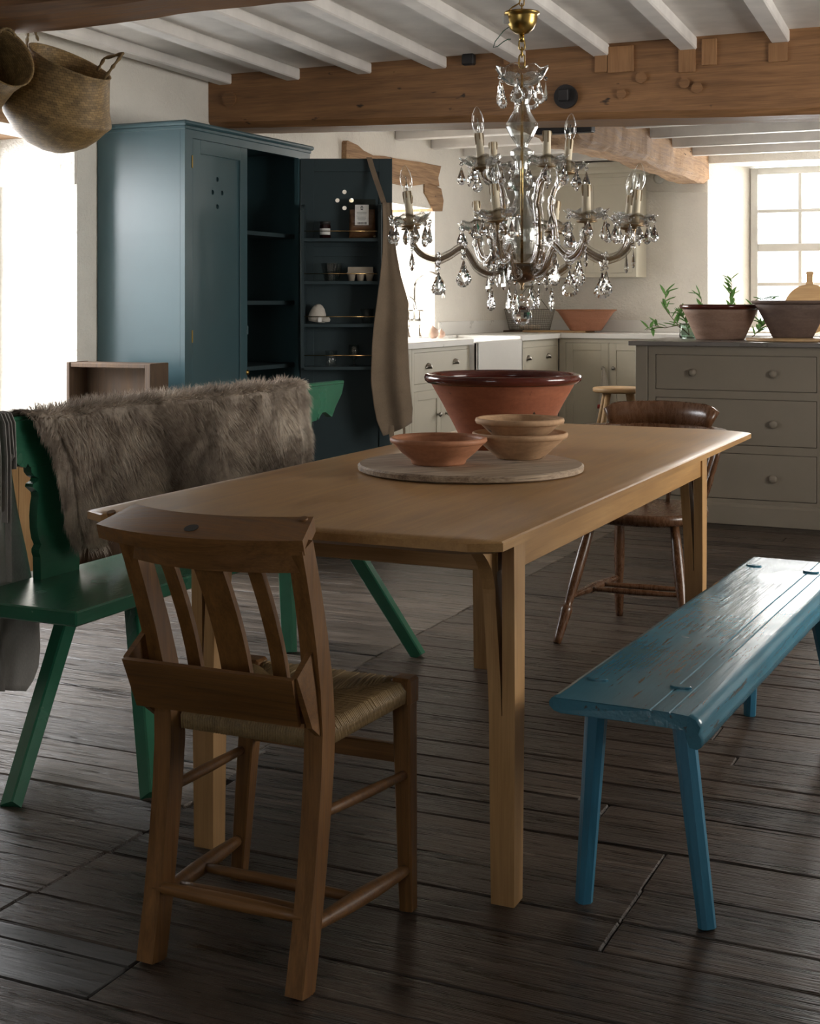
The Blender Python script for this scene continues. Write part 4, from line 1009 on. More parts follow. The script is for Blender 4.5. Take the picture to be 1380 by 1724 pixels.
def chandelier_arm(ang, path, bulb, rtilt, leafs, nd=6):
    a = R(ang); prof = bez(path); pts = [cpos(a, r, z) for r, z in prof]
    tang = Vector((RIGHT*math.cos(a)+FWD*math.sin(a))); lat = Vector((-tang.y, tang.x, 0))
    m = MB(); m.tube(pts, [.0050]*len(pts), 8); arm = m.build('arm', M_ARM, ct)
    for off in (lat*.0088, lat*-.0088, Vector((0,0,-.0088)), Vector((0,0,.0088))):
        g = MB(); g.tube([p+off for p in pts[2:-3]], .0044, 8); g.build('glass_tube', M_TUBE, arm)
    tip = pts[-1]; loc = tip-CXY-Vector((0,0,ZC)); rot = (rtilt[0], rtilt[1], a)
    inst(D_PAN, 'drip_pan', arm, loc, rot); inst(D_DISH, 'drip_dish', arm, loc+Vector((0,0,.003)), rot)
    inst(D_CAN, 'candle', arm, loc+Vector((0,0,.004)), rot); inst(D_DRP, 'wax_drip', arm, loc+Vector((0,0,.004)), rot)
    if bulb: inst(D_BULB, 'bulb', arm, loc+Vector((0,0,.004)), rot); inst(D_FIL, 'lamp_stem', arm, loc+Vector((0,0,.004)), rot)
    for k in range(nd):
        q = a+2*PI*(k+.5)/nd; p = tip+(RIGHT*math.cos(q)+FWD*math.sin(q))*.054+Vector((0,0,.020))
        hang(arm, rc.choice((D_DROP,D_DROP,D_SLIM)), p, q+PI/2+rc.uniform(-.6,.6), sc=rc.uniform(.9,1.1))
    for fr_, src in leafs:
        i = int(fr_*(len(pts)-1)); p = pts[i]
        g = MB(); g.tube([p+(lat*math.cos(t)+Vector((0,0,1))*math.sin(t))*.0165 for t in [2*PI*k/14 for k in range(14)]], .0032, 6, closed=True); g.build('rosette', M_CRYSTAL, arm)
        hang(arm, src, p+Vector((0,0,-.016)), rc.uniform(0, 3), sc=rc.uniform(.95,1.15))
low = [(.045,1.262),(.085,1.250),(.125,1.268),(.150,1.305),(.170,1.322),(.205,1.302),(.240,1.290),(.280,1.303),(.305,1.335),(.312,1.378)]
for ang, bulb in ((193,1),(167,0),(254,1),(297,0),(338,1),(15,1),(110,0),(68,0)):
    chandelier_arm(ang, low, bulb, (rc.uniform(-.05,.05), .10+rc.uniform(-.03,.03)), [(.12,D_LEAF),(.42,D_LEAF),(.66,D_LEAF if ang in (338,297,193,15) else D_SLIM),(.93,D_SLIM)])
up = [(.045,1.265),(.080,1.285),(.104,1.34),(.098,1.40),(.090,1.44),(.105,1.49),(.132,1.512),(.140,1.532)]
for ang, bulb in ((215,1),(119,0),(293,0),(23,1)):
    chandelier_arm(ang, up, bulb, (rc.uniform(-.04,.04), .08), [(.30,D_DROP),(.62,D_DROP)], 6)
# stem: hub bowl, glass balusters, rod, top dish
m = MB(); m.lathe([(0,1.226),(.012,1.228),(.034,1.236),(.056,1.252),(.066,1.270),(.068,1.278),(.060,1.280),(.03,1.272),(0,1.270)], 28, T0); hub = m.build('hub_bowl', M_ARM, ct)
m = MB(); m.lathe([(.035,1.233),(.060,1.248),(.074,1.270),(.076,1.276),(.071,1.276),(.057,1.252),(.034,1.238)], 28, T0); m.build('glass_cup', M_DISH, hub)
st = [(8,441),(24,428),(28,405),(27,385),(24,365),(16,345),(11,330),(13,322),(22,314),(24,308),(20,301),(13,294),(11,285),(12,272),(19,262),(20,256),(14,251),(8,248),(10,243),(19,230),(27,214),(27,208),(21,198),(15,188),(12,176),(14,168),(18,160),(18,154),(13,148),(6,145)]
m = MB(); m.lathe([(r/PXM, cz(y)) for r, y in st], 20, T0, smooth=False)
m.lathe([(max(r-3.2,4.5)/PXM, cz(y)) for r, y in st][::-1], 20, T0, smooth=False); m.build('glass_stem', M_DISH, ct)
m = MB(); m.tube([CXY+Vector((0,0,1.27)), CXY+Vector((0,0,1.80))], .0042, 10); m.build('rod', M_GILT, ct)
m = MB(); m.lathe([(r, cz(146)+z) for r, z in ((.008,0),(.02,.001),(.04,.008),(.058,.024),(.071,.046),(.073,.050),(.069,.049),(.056,.028),(.038,.012),(.02,.005),(.008,.004))], 48, T0, wob=lambda q, rr, z: (1+.05*max(0,(rr-.035)/.038)*math.cos(8*q), .0045*max(0,(rr-.035)/.038)*math.cos(8*q)))
td = m.build('top_dish', M_DISH, ct)
for k, q in enumerate([R(200),R(255),R(310),R(5),R(60),R(140)]):
    hang(td, (D_LEAF,D_LEAF,D_LEAF,D_SLIM)[k % 4], cpos(q, .066, cz(140)+.022), q+PI/2+.4, sc=1.05)
# bottom finial and faceted ball
m = MB(); m.lathe([(0,1.205),(.003,1.206),(.006,1.212),(.003,1.217),(.008,1.224),(.004,1.230),(0,1.231)], 12, T0); m.build('finial', M_ARM, ct)
m = MB(); m.lathe([(.0278*math.sin(PI*k/10), 1.137-.0278*math.cos(PI*k/10)) for k in range(11)], 14, T0, smooth=False); m.build('crystal_ball', M_CRYSTAL, ct)
for z in (1.176, 1.190): inst(D_BEAD, 'bead', ct, (0,0,z-ZC), sc=1.3)
# brass canopy, chain, loose wire
m = MB(); m.lathe([(0,cz(58)),(.006,cz(58)),(.018,cz(56)),(.032,cz(49)),(.0405,cz(38)),(.042,cz(30)),(.043,cz(26)),(.048,cz(24)),(.049,cz(21)),(.043,cz(21)),(.03,cz(20)),(0,cz(19.5))], 32, T0)
m.lathe([(0,cz(71)),(.007,cz(70.5)),(.007,cz(58)),(0,cz(57.5))], 12, T0); m.build('canopy', M_BRASS, ct)
def link(z0, z1, turn, w_=.008, th=.0022):
    h = (z1-z0)/2; c = CXY+Vector((0,0,(z0+z1)/2)); ax = Vector((math.cos(turn),math.sin(turn),0)); pts = []
    for k in range(16):
        q = 2*PI*k/16; pts.append(c+ax*w_*math.cos(q)+Vector((0,0,(h-w_)*(1 if math.sin(q) > 0 else -1)+w_*math.sin(q)) if abs(math.sin(q)) > .01 else (0,0,0)))
    m = MB(); m.tube(pts, th, 6, closed=True); return m.build('chain_link', M_BRASS, ct)
z = cz(112); k = 0
for z1 in (cz(94), cz(82), cz(69)): link(z-.004, z1+.004, k*PI/2+.5); z = z1; k += 1
z = cz(22)
while z < ZC-.01:
    link(z-.003, min(z+.026, ZC), k*PI/2+.3, .006, .0018); z += .022; k += 1
m = MB(); m.tube([cpos(R(180),r,cz(y)) for r, y in ((.046,23),(.043,30),(.032,44),(.05,52),(.073,70),(.078,80),(.066,78),(.05,70),(.038,66),(.03,66))], .0014, 6); m.build('earth_wire', M_WIRING, ct)
m = MB(); p = cpos(R(184), .036, cz(34)); m.box(p.x-.012,p.x+.012,p.y-.014,p.y-.004,p.z-.012,p.z+.012,.003); m.build('connector', M_LABEL, ct)
m = MB(); m.tube([cpos(R(180),r,cz(y)) for r, y in ((.030,27),(.036,18),(.025,12),(.008,6),(.002,-4),(.003,-60))], .0022, 6); m.build('flex', M_BRASS, ct)

# ------------------------------------------------------------------ smoker's bow chair at the far end
wn = thing('bow_armchair', 'dark wooden bow armchair with turned legs at the table end', 'chair', (-1.325, 4.88, 0))
def turned_leg(p0, p1):
    p0 = Vector(p0); p1 = Vector(p1)
    pr = [(0,.0135),(.05,.0150),(.18,.0185),(.235,.0205),(.262,.0215),(.285,.019),(.300,.0135),(.33,.015),(.5,.0195),(.72,.0205),(.86,.018),(1,.0150)]
    m = MB(); m.tube([p0.lerp(p1,t) for t, r in pr], [r for t, r in pr], 12); return m.build('leg', M_WIND, wn)
turned_leg((-1.537,4.555,0),(-1.465,4.735,.41)); turned_leg((-1.092,4.59,0),(-1.175,4.745,.41)); turned_leg((-1.462,5.06,0),(-1.44,4.99,.41)); turned_leg((-1.145,5.09,0),(-1.195,5.0,.41))
def bobbin(p0, p1, r0, r1):
    p0 = Vector(p0); p1 = Vector(p1); pr = [0,.1,.3,.42,.5,.58,.7,.9,1]
    m = MB(); m.tube([p0.lerp(p1,t) for t in pr], [r0+(r1-r0)*(1-abs(2*t-1))**1.0 for t in pr], 10); return m.build('stretcher', M_WIND, wn)
sA = [Vector((-1.511,4.62,.15)),Vector((-1.455,5.035,.15))]; sB = [Vector((-1.122,4.645,.15)),Vector((-1.163,5.06,.15))]
bobbin(*sA, .008, .0185); bobbin(*sB, .008, .0185)
for t in (.38, .62): bobbin(sA[0].lerp(sA[1],t), sB[0].lerp(sB[1],t), .007, .011)
def seat_out(q, k=1.0):
    x = math.cos(q); y = math.sin(q); return (-1.325+.228*k*math.copysign(abs(x)**.75,x), 4.885+.222*k*math.copysign(abs(y)**.8,y))
m = MB(); NS = 40; rings = []
for k, z in ((.90,.398),(.985,.408),(1.0,.424),(.985,.437),(.93,.440),(.70,.428),(.35,.424)): rings.append([(*seat_out(2*PI*i/NS, k), z) for i in range(NS)])
vs = [p for r_ in rings for p in r_]; fs = [tuple(range(NS-1,-1,-1)), tuple(range(6*NS,7*NS))]
for a in range(6):
    for i in range(NS): fs.append((a*NS+i,a*NS+(i+1) % NS,(a+1)*NS+(i+1) % NS,(a+1)*NS+i))
m.add(vs, fs, smooth=True); m.build('seat', M_WIND, wn)
def bow(q): return Vector((-1.325+.275*math.cos(q), 4.90+.28*math.sin(q), .700))
pts = [Vector((-1.325+.262,4.70,.700)), Vector((-1.325+.272,4.80,.700))]+[bow(q) for q in [PI*k/20 for k in range(21)]]+[Vector((-1.325-.272,4.80,.700)), Vector((-1.325-.262,4.70,.700))]
m = MB(); m.sweep(pts, [(-.028,-.012),(-.020,-.015),(.020,-.015),(.028,-.010),(.028,.010),(.020,.015),(-.020,.015),(-.028,.012)], smooth=False); m.build('arm_bow', M_WIND, wn)
m = MB(); NB = 20; vs = []; fs = []
for i in range(NB+1):
    t = -1+2*i/NB; q = PI/2-t*R(42); e = abs(t); zt = .800-.022*max(0,(e-.80)/.2)**2-.006*e; zb_ = .712
    for rr, zz in ((.268,zb_),(.255+.034,zb_),(.270+.046-.006*0,zt-.006),(.300,zt),(.292,zt-.004)):
        flare = .0+.016*max(0,(e-.85)/.15)*(1 if zz > .75 else .0)
        vs.append((-1.325+(rr+flare)*math.cos(q)*1.0, 4.90+(rr+.005)*math.sin(q), zz))
for i in range(NB):
    for j in range(5): fs.append((i*5+j,(i+1)*5+j,(i+1)*5+(j+1) % 5,i*5+(j+1) % 5))
fs += [(0,1,2,3,4), tuple(range(NB*5+4,NB*5-1,-1))]
m.add(vs, fs, smooth=True); m.build('crest', M_WIND, wn)
for k in range(8):
    q = R(8)+R(164)*k/7; a = Vector((-1.325+.205*math.cos(q), 4.89+.19*math.sin(q), .432)); b = bow(q)-Vector((0,0,.012))
    m = MB(); m.tube([a.lerp(b,t) for t in (0,.15,.3,.45,.5,.55,.75,1)], [.008,.009,.012,.013,.009,.012,.010,.007], 10); m.build('spindle', M_WIND, wn)

# ------------------------------------------------------------------ stools behind the island
def stool(label, x, y, h_, r_):
    t = thing('round_stool', label, 'stool', (x, y, 0), .4, 'stools between island and corner')
    m = MB(); m.lathe([(0,h_-.032),(r_*.93,h_-.032),(r_,h_-.024),(r_,h_-.006),(r_*.95,h_),(0,h_-.002)], 28); m.build('seat', M_BOARDP, t, local=True)
    for k in range(4):
        q = PI/4+PI/2*k; m = MB(); m.tube([(r_*1.55*math.cos(q),r_*1.55*math.sin(q),0),(r_*.62*math.cos(q),r_*.62*math.sin(q),h_-.03)], [.015,.019], 10); m.build('leg', M_BOARDP, t, local=True)
    for k in range(4):
        q = PI/4+PI/2*k; q2 = q+PI/2; rr = r_*1.25; z = .20+.04*(k % 2)
        m = MB(); m.tube([(rr*math.cos(q),rr*math.sin(q),z),(rr*math.cos(q2),rr*math.sin(q2),z)], .010, 8); m.build('stretcher', M_BOARDP, t, local=True)
stool('round wooden stool standing beside the kitchen island end', -2.525, 8.72, .622, .165)
stool('taller round wooden stool tucked in behind the island', -2.30, 9.15, .65, .165)

# ------------------------------------------------------------------ seagrass baskets hung from the near beam
bm_, nt, bs = nm('seagrass'); tc = N(nt, 'ShaderNodeTexCoord'); br = N(nt, 'ShaderNodeTexBrick')
L(nt, tc.outputs['UV'], br.inputs['Vector']); br.offset = .5
for k, v in (('Color1',(.30,.20,.085,1)),('Color2',(.18,.115,.045,1)),('Mortar',(.05,.032,.013,1)),('Scale',1.0),('Mortar Size',.04),('Mortar Smooth',.6),('Brick Width',1.0),('Row Height',.6),('Bias',-.1)): br.inputs[k].default_value = v
nz_ = noise_tex(nt, coords(nt), 30, 4); c = mixc(nt, 1.0, br.outputs['Color'], ramp(nt, nz_, [(.3,(.65,.65,.65)),(.7,(1.25,1.2,1.1))]), 'MULTIPLY')
L(nt, c, bs.inputs['Base Color']); bs.inputs['Roughness'].default_value = .6; bump(nt, bs, br.outputs['Fac'], -.9, .006)
def basket(label, rings, handles):
    t = thing('belly_basket', label, 'basket', rings[0][0], 0, 'seagrass belly baskets on the ceiling beam')
    me_v = []; uv = []; faces = []; seg = 56; m = MB(); NR = len(rings); allr = rings+[(c_, n_, r_-.006) for c_, n_, r_ in rings[::-1][:-1]]
    vlen = 0; prev = None
    for c_, n_, r_ in allr:
        c_ = Vector(c_); n_ = Vector(n_).normalized(); a = n_.cross(Vector((0,1,0))).normalized(); b = n_.cross(a)
        if prev is not None: vlen += (c_-prev[0]).length+abs(r_-prev[1])*.6
        prev = (c_, r_)
        for j in range(seg+1):
            q = 2*PI*j/seg; me_v.append(c_+a*r_*math.cos(q)+b*r_*.82*math.sin(q)); uv.append((j/seg*44+vlen*26, vlen*62-j/seg*14))
    for i in range(len(allr)-1):
        for j in range(seg): faces.append((i*(seg+1)+j,i*(seg+1)+j+1,(i+1)*(seg+1)+j+1,(i+1)*(seg+1)+j))
    me = bpy.data.meshes.new('woven_body'); org = ORG[t.name]; me.from_pydata([tuple(p-org) for p in me_v], [], faces); me.polygons.foreach_set('use_smooth', [True]*len(faces))
    ul = me.uv_layers.new(name='UVMap')
    for lp in me.loops: ul.data[lp.index].uv = uv[lp.vertex_index]
    me.materials.append(bm_); o = bpy.data.objects.new('woven_body', me); COL.objects.link(o); o.parent = t
    for hp in handles:
        pts = [Vector(p) for p in hp]; cur = []
        for i in range(len(pts)-1):
            for k in range(5): cur.append(pts[i].lerp(pts[i+1],k/5))
        cur.append(pts[-1]); m = MB(); m.tube(cur, [.0055+.0018*math.sin(i*2.2) for i in range(len(cur))], 7); m.build('handle', bm_m, t)
    return t
bm_m = wood('seagrass_rope', (.13,.085,.035), (.30,.205,.09), 'x', 3, .7, .6)
def bp(x, y, Y=3.80): return ony(x, y, Y)
n0, n1 = Vector((.10,-.10,1)), Vector((.46,-.08,.87))
spec = [((99,258),.012,.0),((98,254),.055,.05),((96,244),.105,.15),((93,226),.152,.3),((91,206),.185,.5),((95,187),.204,.75),((98,180),.199,.8),((104,160),.180,.9),((112,130),.164,1),((117,106),.154,1),((118,103),.157,1)]
rg = [(bp(*p), n0.lerp(n1,k), r_) for p, r_, k in spec]
basket('round seagrass belly basket tipped sideways on the beam hook', rg,
       [[bp(44,82,3.78),bp(46,62,3.74),bp(47,48,3.70),bp(52,40,3.69),bp(58,52,3.74),bp(64,68,3.80)], [bp(164,118,3.83),bp(176,98,3.82),bp(207,90,3.79),bp(190,112,3.78),bp(175,133,3.78)]])
n1 = Vector((.86,-.38,.42)); n0 = Vector((.95,-.1,-.05))
spec = [((-152,170),.02,0),((-146,168),.09,0),((-128,163),.15,.15),((-100,155),.185,.4),((-86,150),.190,.55),((-82,148),.184,.6),((-50,128),.150,.85),((-18,108),.122,1),((8,96),.112,1),((10,95),.115,1)]
rg = [(bp(p[0],p[1],3.55), n0.lerp(n1,k), r_) for i, (p, r_, k) in enumerate(spec)]
basket('smaller seagrass basket hanging with its mouth turned sideways under the beam', rg, [[bp(-6,58,3.52),bp(2,50,3.53),bp(12,47,3.55),bp(22,54,3.57),bp(26,62,3.58)]])

# ------------------------------------------------------------------ pottery and boards on the dining table
def bowl(name, label, loc, prof, mat, rim=None, rim_mat=None, cat='bowl', seg=56, group=None, inner=None):
    """prof: outer (r,z) from base to lip; thickness inwards; rim: (r,z) ring profile as its own part"""
    t = thing(name, label, cat, loc, 0, group)
    th = .009; pts = [(0,0)]+prof; inn = [(max(r-th,.004), z+(.0 if i else .0)) for i, (r, z) in enumerate(prof)][::-1]
    inn = [(r, max(z, .012)) for r, z in inn]
    m = MB(); m.lathe([(0,0)]+prof+[(prof[-1][0]-th*.5, prof[-1][1]+.003)]+([] if inner else inn+[(0,.012)]), seg); m.build('body', mat, t, local=True)
    if inner:
        m = MB(); m.lathe([(prof[-1][0]-th*.5, prof[-1][1]+.003)]+inn+[(0,.012)], seg); m.build('glazed_inside', inner, t, local=True)
    if rim: m = MB(); m.lathe(rim, seg); m.build('rim', rim_mat or mat, t, local=True)
    return t
p = onz(792, 779, .778); BC = Vector((p.x, p.y, 0))
m = MB(); NR = 60
def bwob(q, rr, z): return (1+.008*noise.noise(Vector((math.cos(q)*3,math.sin(q)*3,0)))-(.02 if abs(q-4.05) < .06 else 0), 0)
m.lathe([(0,.0),(.268,.0),(.277,.004),(.278,.014),(.273,.018),(0,.018)], NR, Matrix.Translation((0,0,0)), smooth=False, wob=bwob)
rbd = m.build('round_board', M_BOARD); rbd.location = (BC.x, BC.y, TZ+.0005); rbd.rotation_euler = (0,0,.9); tag(rbd, 'round weathered wooden board lying on the dining table', 'board')
p = onx(848, 628, -1.40); d_ = 3.93
bowl('terracotta_bowl', 'tall terracotta mixing bowl with dark glazed rim on the dining table', (-1.40, 3.675, TZ),
     [(.104,0),(.107,.006),(.135,.062),(.168,.125),(.195,.172),(.203,.186),(.205,.192)], M_TCBIG,
     [(.196,.184),(.212,.187),(.220,.194),(.222,.203),(.219,.210),(.211,.213),(.203,.209),(.198,.200),(.196,.184)], M_TCGLZ, inner=M_TCGLZ)
q = onz(875, 771, TZ+.0185)
lo = bowl('clay_bowl', 'pale clay bowl on the round board with another bowl nested in it', (q.x, q.y, TZ+.019),
     [(.058,0),(.062,.004),(.085,.024),(.106,.044),(.114,.054),(.118,.060)], M_TCLT, [(.110,.050),(.119,.052),(.1215,.058),(.121,.064),(.116,.066),(.110,.062),(.110,.050)], M_TCLT)
bowl('clay_bowl', 'shallow clay bowl stacked inside the pale clay bowl', (q.x-.002, q.y+.004, TZ+.019+.042),
     [(.052,0),(.056,.004),(.080,.024),(.098,.042),(.106,.050),(.110,.054)], M_TCLT, [(.102,.044),(.111,.046),(.1135,.052),(.112,.058),(.107,.060),(.102,.055),(.102,.044)], M_TCLT)
q = onz(738, 781, TZ+.0185)
bowl('clay_bowl', 'orange clay bowl standing alone on the edge of the round board', (q.x, q.y, TZ+.019),
     [(.064,0),(.067,.005),(.068,.010),(.092,.030),(.110,.049),(.114,.056)], M_TCOR, [(.106,.050),(.115,.052),(.119,.057),(.1185,.063),(.114,.066),(.107,.061),(.106,.050)], M_TCOR)

# ------------------------------------------------------------------ things on the island
IZ = .9625
pA = ony(1212, 572, 7.86); pB = ony(1334, 573, 7.74)
bowl('pancheon_bowl', 'pinkish clay pancheon with brown glazed rim on the island', (pA.x, pA.y, IZ),
     [(.132,0),(.136,.006),(.165,.07),(.198,.145),(.212,.172)], M_TCPINK, [(.205,.168),(.219,.171),(.226,.180),(.227,.190),(.222,.197),(.213,.197),(.206,.188),(.205,.168)], M_TCGLZ)
m = MB(); m.lathe([(0,0),(.255,0),(.262,.004),(.262,.013),(.257,.017),(0,.017)], 48, smooth=False); o = m.build('round_board', M_BOARDP); o.location = (pB.x+.02, pB.y-.03, IZ+.0005); tag(o, 'thin round wooden board under the grey bowl on the island', 'board')
bowl('pancheon_bowl', 'dark grey clay pancheon standing on a board on the island', (pB.x, pB.y, IZ+.018),
     [(.105,0),(.110,.006),(.140,.07),(.180,.145),(.200,.182)], M_TCGREY, [(.195,.178),(.212,.184),(.220,.192),(.220,.197),(.212,.201),(.202,.198),(.195,.190),(.195,.178)], M_TCGREY)
# leafy sprigs
lf = MB(); lf.add([(0,0,0),(.006,.012,.001),(.007,.024,.0),(.0045,.036,-.002),(0,.046,-.005),(-.0045,.036,-.002),(-.007,.024,0),(-.006,.012,.001),(0,.012,-.002),(0,.024,-.003),(0,.036,-.005)],
   [(0,1,8),(1,2,9,8),(2,3,10,9),(3,4,10),(4,5,10),(5,6,9,10),(6,7,8,9),(7,0,8)], smooth=False); D_LF = mesh_only(lf, 'leaf', M_LEAF)
rl = random.Random(5)
def sprig(label, pts, nl, sc=1.0, Y=8.02):
    P_ = [ony(x, y, Y) for x, y in pts]; t = thing('leafy_sprig', label, 'sprig', P_[0], 0, 'green sprigs on the island')
    cur = []
    for a, b in zip(P_, P_[1:]):
        for k in range(4): cur.append(a.lerp(b,k/4)+Vector((0,.01*math.sin(k+a.x*30),0)))
    cur.append(P_[-1]); m = MB(); m.tube(cur, [.0028-.0016*i/len(cur) for i in range(len(cur))], 6); m.build('stem', M_STEM, t)
    for i in range(nl):
        f = .25+.75*i/(nl-1) if nl > 1 else 1; k = min(int(f*(len(cur)-1)), len(cur)-2); p_ = cur[k]; dr_ = (cur[k+1]-cur[k]).normalized()
        yaw = rl.uniform(0, 2*PI); el = rl.uniform(-.3, .9)
        v = Vector((math.cos(yaw)*math.cos(el), math.sin(yaw)*math.cos(el)*.7, math.sin(el)))+dr_*.7
        qn = v.to_track_quat('Y','Z'); o = inst(D_LF, 'leaf', t, p_-P_[0], qn.to_euler(), sc*1.45*rl.uniform(.8,1.25))
sprig('green leafy sprig trailing over the island corner', [(1160,566),(1140,548),(1118,552),(1100,548),(1088,556)], 13, 1.15)
sprig('green leafy sprig rising beside the pinkish pancheon', [(1160,566),(1140,545),(1122,525),(1118,508),(1122,488)], 15, 1.1)
sprig('bushy green sprig in the glass jar', [(1160,566),(1156,550),(1152,535),(1143,526)], 18, 1.05)
sprig('slim green sprig behind the pinkish pancheon', [(1185,566),(1182,530),(1180,505),(1176,492)], 8, 1.0, 8.12)
sprig('tall green sprig standing up behind the pinkish pancheon', [(1232,566),(1232,530),(1228,500),(1231,485),(1230,466)], 16, 1.1, 8.12)
sprig('thin green sprig reaching over the grey pancheon', [(1255,566),(1258,535),(1268,508),(1285,503),(1300,505)], 11, 1.0, 8.12)
sprig('green sprig lying between the two pancheons', [(1262,571),(1272,562),(1280,552),(1286,545)], 9, 1.1, 8.0)
def jar(name, label, p_, r_, h_, mat=None, cat='jar', prof=None, seg=28):
    th = .0022; pr = prof or [(r_*.9,0),(r_,.006),(r_,h_*.8),(r_*.93,h_*.9),(r_*.97,h_)]
    m = MB(); m.lathe([(0,0)]+pr+[(pr[-1][0]-th,pr[-1][1])]+[(max(r-th,.003),max(z,.005)) for r, z in pr[::-1]]+[(0,.005)], seg)
    o = m.build(name, mat or M_THIN); o.location = p_; tag(o, label, cat); return o
M_GREENGL = clear_glass('green_glass', (.75,.92,.82), .02, 1.45)
g_ = ony(1158, 566, 8.02); jar('glass_jar', 'greenish glass jar holding the leafy sprigs', (g_.x, g_.y, IZ+.0005), .05, .085, M_GREENGL)
# paddle board against the sash window
pp = ony(1363, 500, 10.62); pd = thing('paddle_board', 'round wooden paddle board leaning against the sash window sill', 'board', (pp.x, 10.60, .936))
m = MB(); RB = .185; arc = []
for k in range(41):
    q = -PI/2+2*PI*k/40
    arc.append((RB*math.cos(q), RB+RB*math.sin(q)))
m.prism(arc[:-1], 'y', -.009, .009); m.build('blade', M_BOARDP, pd, local=True)
m = MB(); m.prism([(-.032,2*RB-.012),(-.022,2*RB+.02),(-.022,2*RB+.07),(-.028,2*RB+.085),(-.02,2*RB+.095),(.02,2*RB+.095),(.028,2*RB+.085),(.022,2*RB+.07),(.022,2*RB+.02),(.032,2*RB-.012)], 'y', -.009, .009); m.build('handle', M_BOARDP, pd, local=True)
pd.rotation_euler = (-.10,0,0); pd.location.y = 10.575

# ------------------------------------------------------------------ things on the back worktop
WZ = .9355; Yb = 10.42
a = ony(845, 559, Yb); b = ony(1030, 559, Yb)
m = MB(); m.box(-.26, .26, -.12, .12, 0, .014, .004); o = m.build('chopping_board', M_BOARDP); o.location = ((ony(940,559,Yb).x), Yb, WZ); tag(o, 'long pale chopping board under the wire basket and copper pan', 'board')
m = MB(); m.box(-.10, .10, -.10, .10, 0, .012, .003); o = m.build('chopping_board', M_CRATE); o.location = (a.x+.085, Yb+.02, WZ); tag(o, 'small dark chopping board at the wire basket end', 'board')
c_ = ony(986, 557, Yb); M_COPPER = terracotta('copper_clay', (.45,.21,.13), (.36,.155,.09), .5)
bowl('terracotta_pan', 'flared terracotta pan on the chopping board by the wall', (c_.x, Yb, WZ+.0145), [(.118,0),(.124,.006),(.150,.045),(.186,.100),(.212,.138),(.232,.158)], M_COPPER, [(.224,.152),(.236,.156),(.240,.161),(.236,.165),(.226,.161),(.224,.152)], M_TCOR)
# wire egg basket: real wires
c_ = ony(891, 557, Yb); wk = thing('wire_basket', 'oval wire basket with raised handle holding pale eggs', 'basket', (c_.x, Yb, WZ+.0145))
def wp(q, z): k = .80+.20*z/.165; return Vector((.21*k*math.cos(q), .095*k*math.sin(q), z))
m = MB()
for z, r_ in ((.003,.002),(.165,.0035)): m.tube([wp(2*PI*k/40, z) for k in range(40)], r_, 6, closed=True)
m.build('rim_wire', M_WIRE, wk, local=True)
m = MB()
for i in range(1, 11): m.tube([wp(2*PI*k/40, .165*i/11) for k in range(40)], .0009, 4, closed=True)
for i in range(56): q = 2*PI*i/56; m.tube([wp(q,.003), wp(q,.165)], .0009, 4, caps=False)
for i in range(-7, 8): x = i*.022; yy = .076*math.sqrt(max(0,1-(x/.168)**2)); m.tube([(x,-yy,.003),(x,yy,.003)], .0009, 4, caps=False)
m.build('mesh_wires', M_WIRE, wk, local=True)['kind'] = 'stuff'
m = MB(); m.tube([(-.16,0,.163),(-.02,0,.34),(.02,0,.34),(.16,0,.163)], .003, 6); m.tube([(-.0,-.09,.165),(0,0,.34),(0,.09,.165)], .002, 6); m.box(-.035,.035,-.012,.012,.335,.352,.004); m.build('handle', M_WIRE, wk, local=True)
em = MB(); em.lathe([(.021*math.sin(PI*k/10)*(1+.12*math.cos(PI*k/10)), -.027*math.cos(PI*k/10)) for k in range(11)], 16); D_EGG = mesh_only(em, 'egg', M_EGG)
for i, (dx, dy) in enumerate(((-.06,-.02),(-.015,-.035),(.03,-.02),(-.035,.02),(.015,.022),(.06,.02))):
    o = bpy.data.objects.new('egg', D_EGG.data); COL.objects.link(o); o.location = (c_.x+dx, Yb+dy, WZ+.0145+.026); o.rotation_euler = (1.35, 0, i*1.1); tag(o, 'pale egg lying in the wire basket', 'egg', 'eggs in the wire basket')
# pale squashes by the sink
for i, (px, py, r_, lb) in enumerate(((728,560,.042,'pale pink onion on the worktop by the taps'),(742,562,.030,'small pale onion beside the larger one by the sink'))):
    p_ = onx(px, py, -3.62); m = MB()
    m.lathe([(0,.0),(r_*.5,.004),(r_*.92,r_*.5),(r_,r_*.9),(r_*.8,r_*1.4),(r_*.35,r_*1.75),(r_*.12,r_*2.0),(0,r_*2.15)], 18); o = m.build('onion', plain('onion_skin_%d' % i, (.72,.5,.40), .4)); o.location = (-3.62, p_.y, .9355); tag(o, lb, 'onion')

# ------------------------------------------------------------------ things in the open cupboard door
def on_rack(o, x, z, y=-.060): o.location = DP(x, y, z+.0006); o.rotation_euler = (0,0,DA); return o
def rx(px): return (px-502)/330.5
jt = thing('jam_jar', 'dark jam jar with white label on the top door shelf', 'jar', DP(rx(545),-.06,SH[0]+.0006), DA)
m = MB(); m.lathe([(0,0),(.026,0),(.029,.004),(.029,.062),(.025,.068),(.025,.070)], 24); m.build('glass', plain('dark_jam', (.02,.006,.006), .12), jt, local=True)
m = MB(); m.lathe([(0,.070),(.027,.070),(.0275,.084),(.026,.086),(0,.086)], 24); m.build('lid', M_BLACK, jt, local=True)
m = MB(); m.grid(lambda u, v: Vector((.0294*math.sin((u-.5)*2.2), -.0294*math.cos((u-.5)*2.2), .018+.032*v)), 14, 2); m.build('label', M_LABEL, jt, local=True)
bgx = rx(607); bt = thing('food_bag', 'clear bag of dried mushrooms with a printed white label', 'food bag', DP(bgx,-.06,SH[0]+.0006), DA)
m = MB()
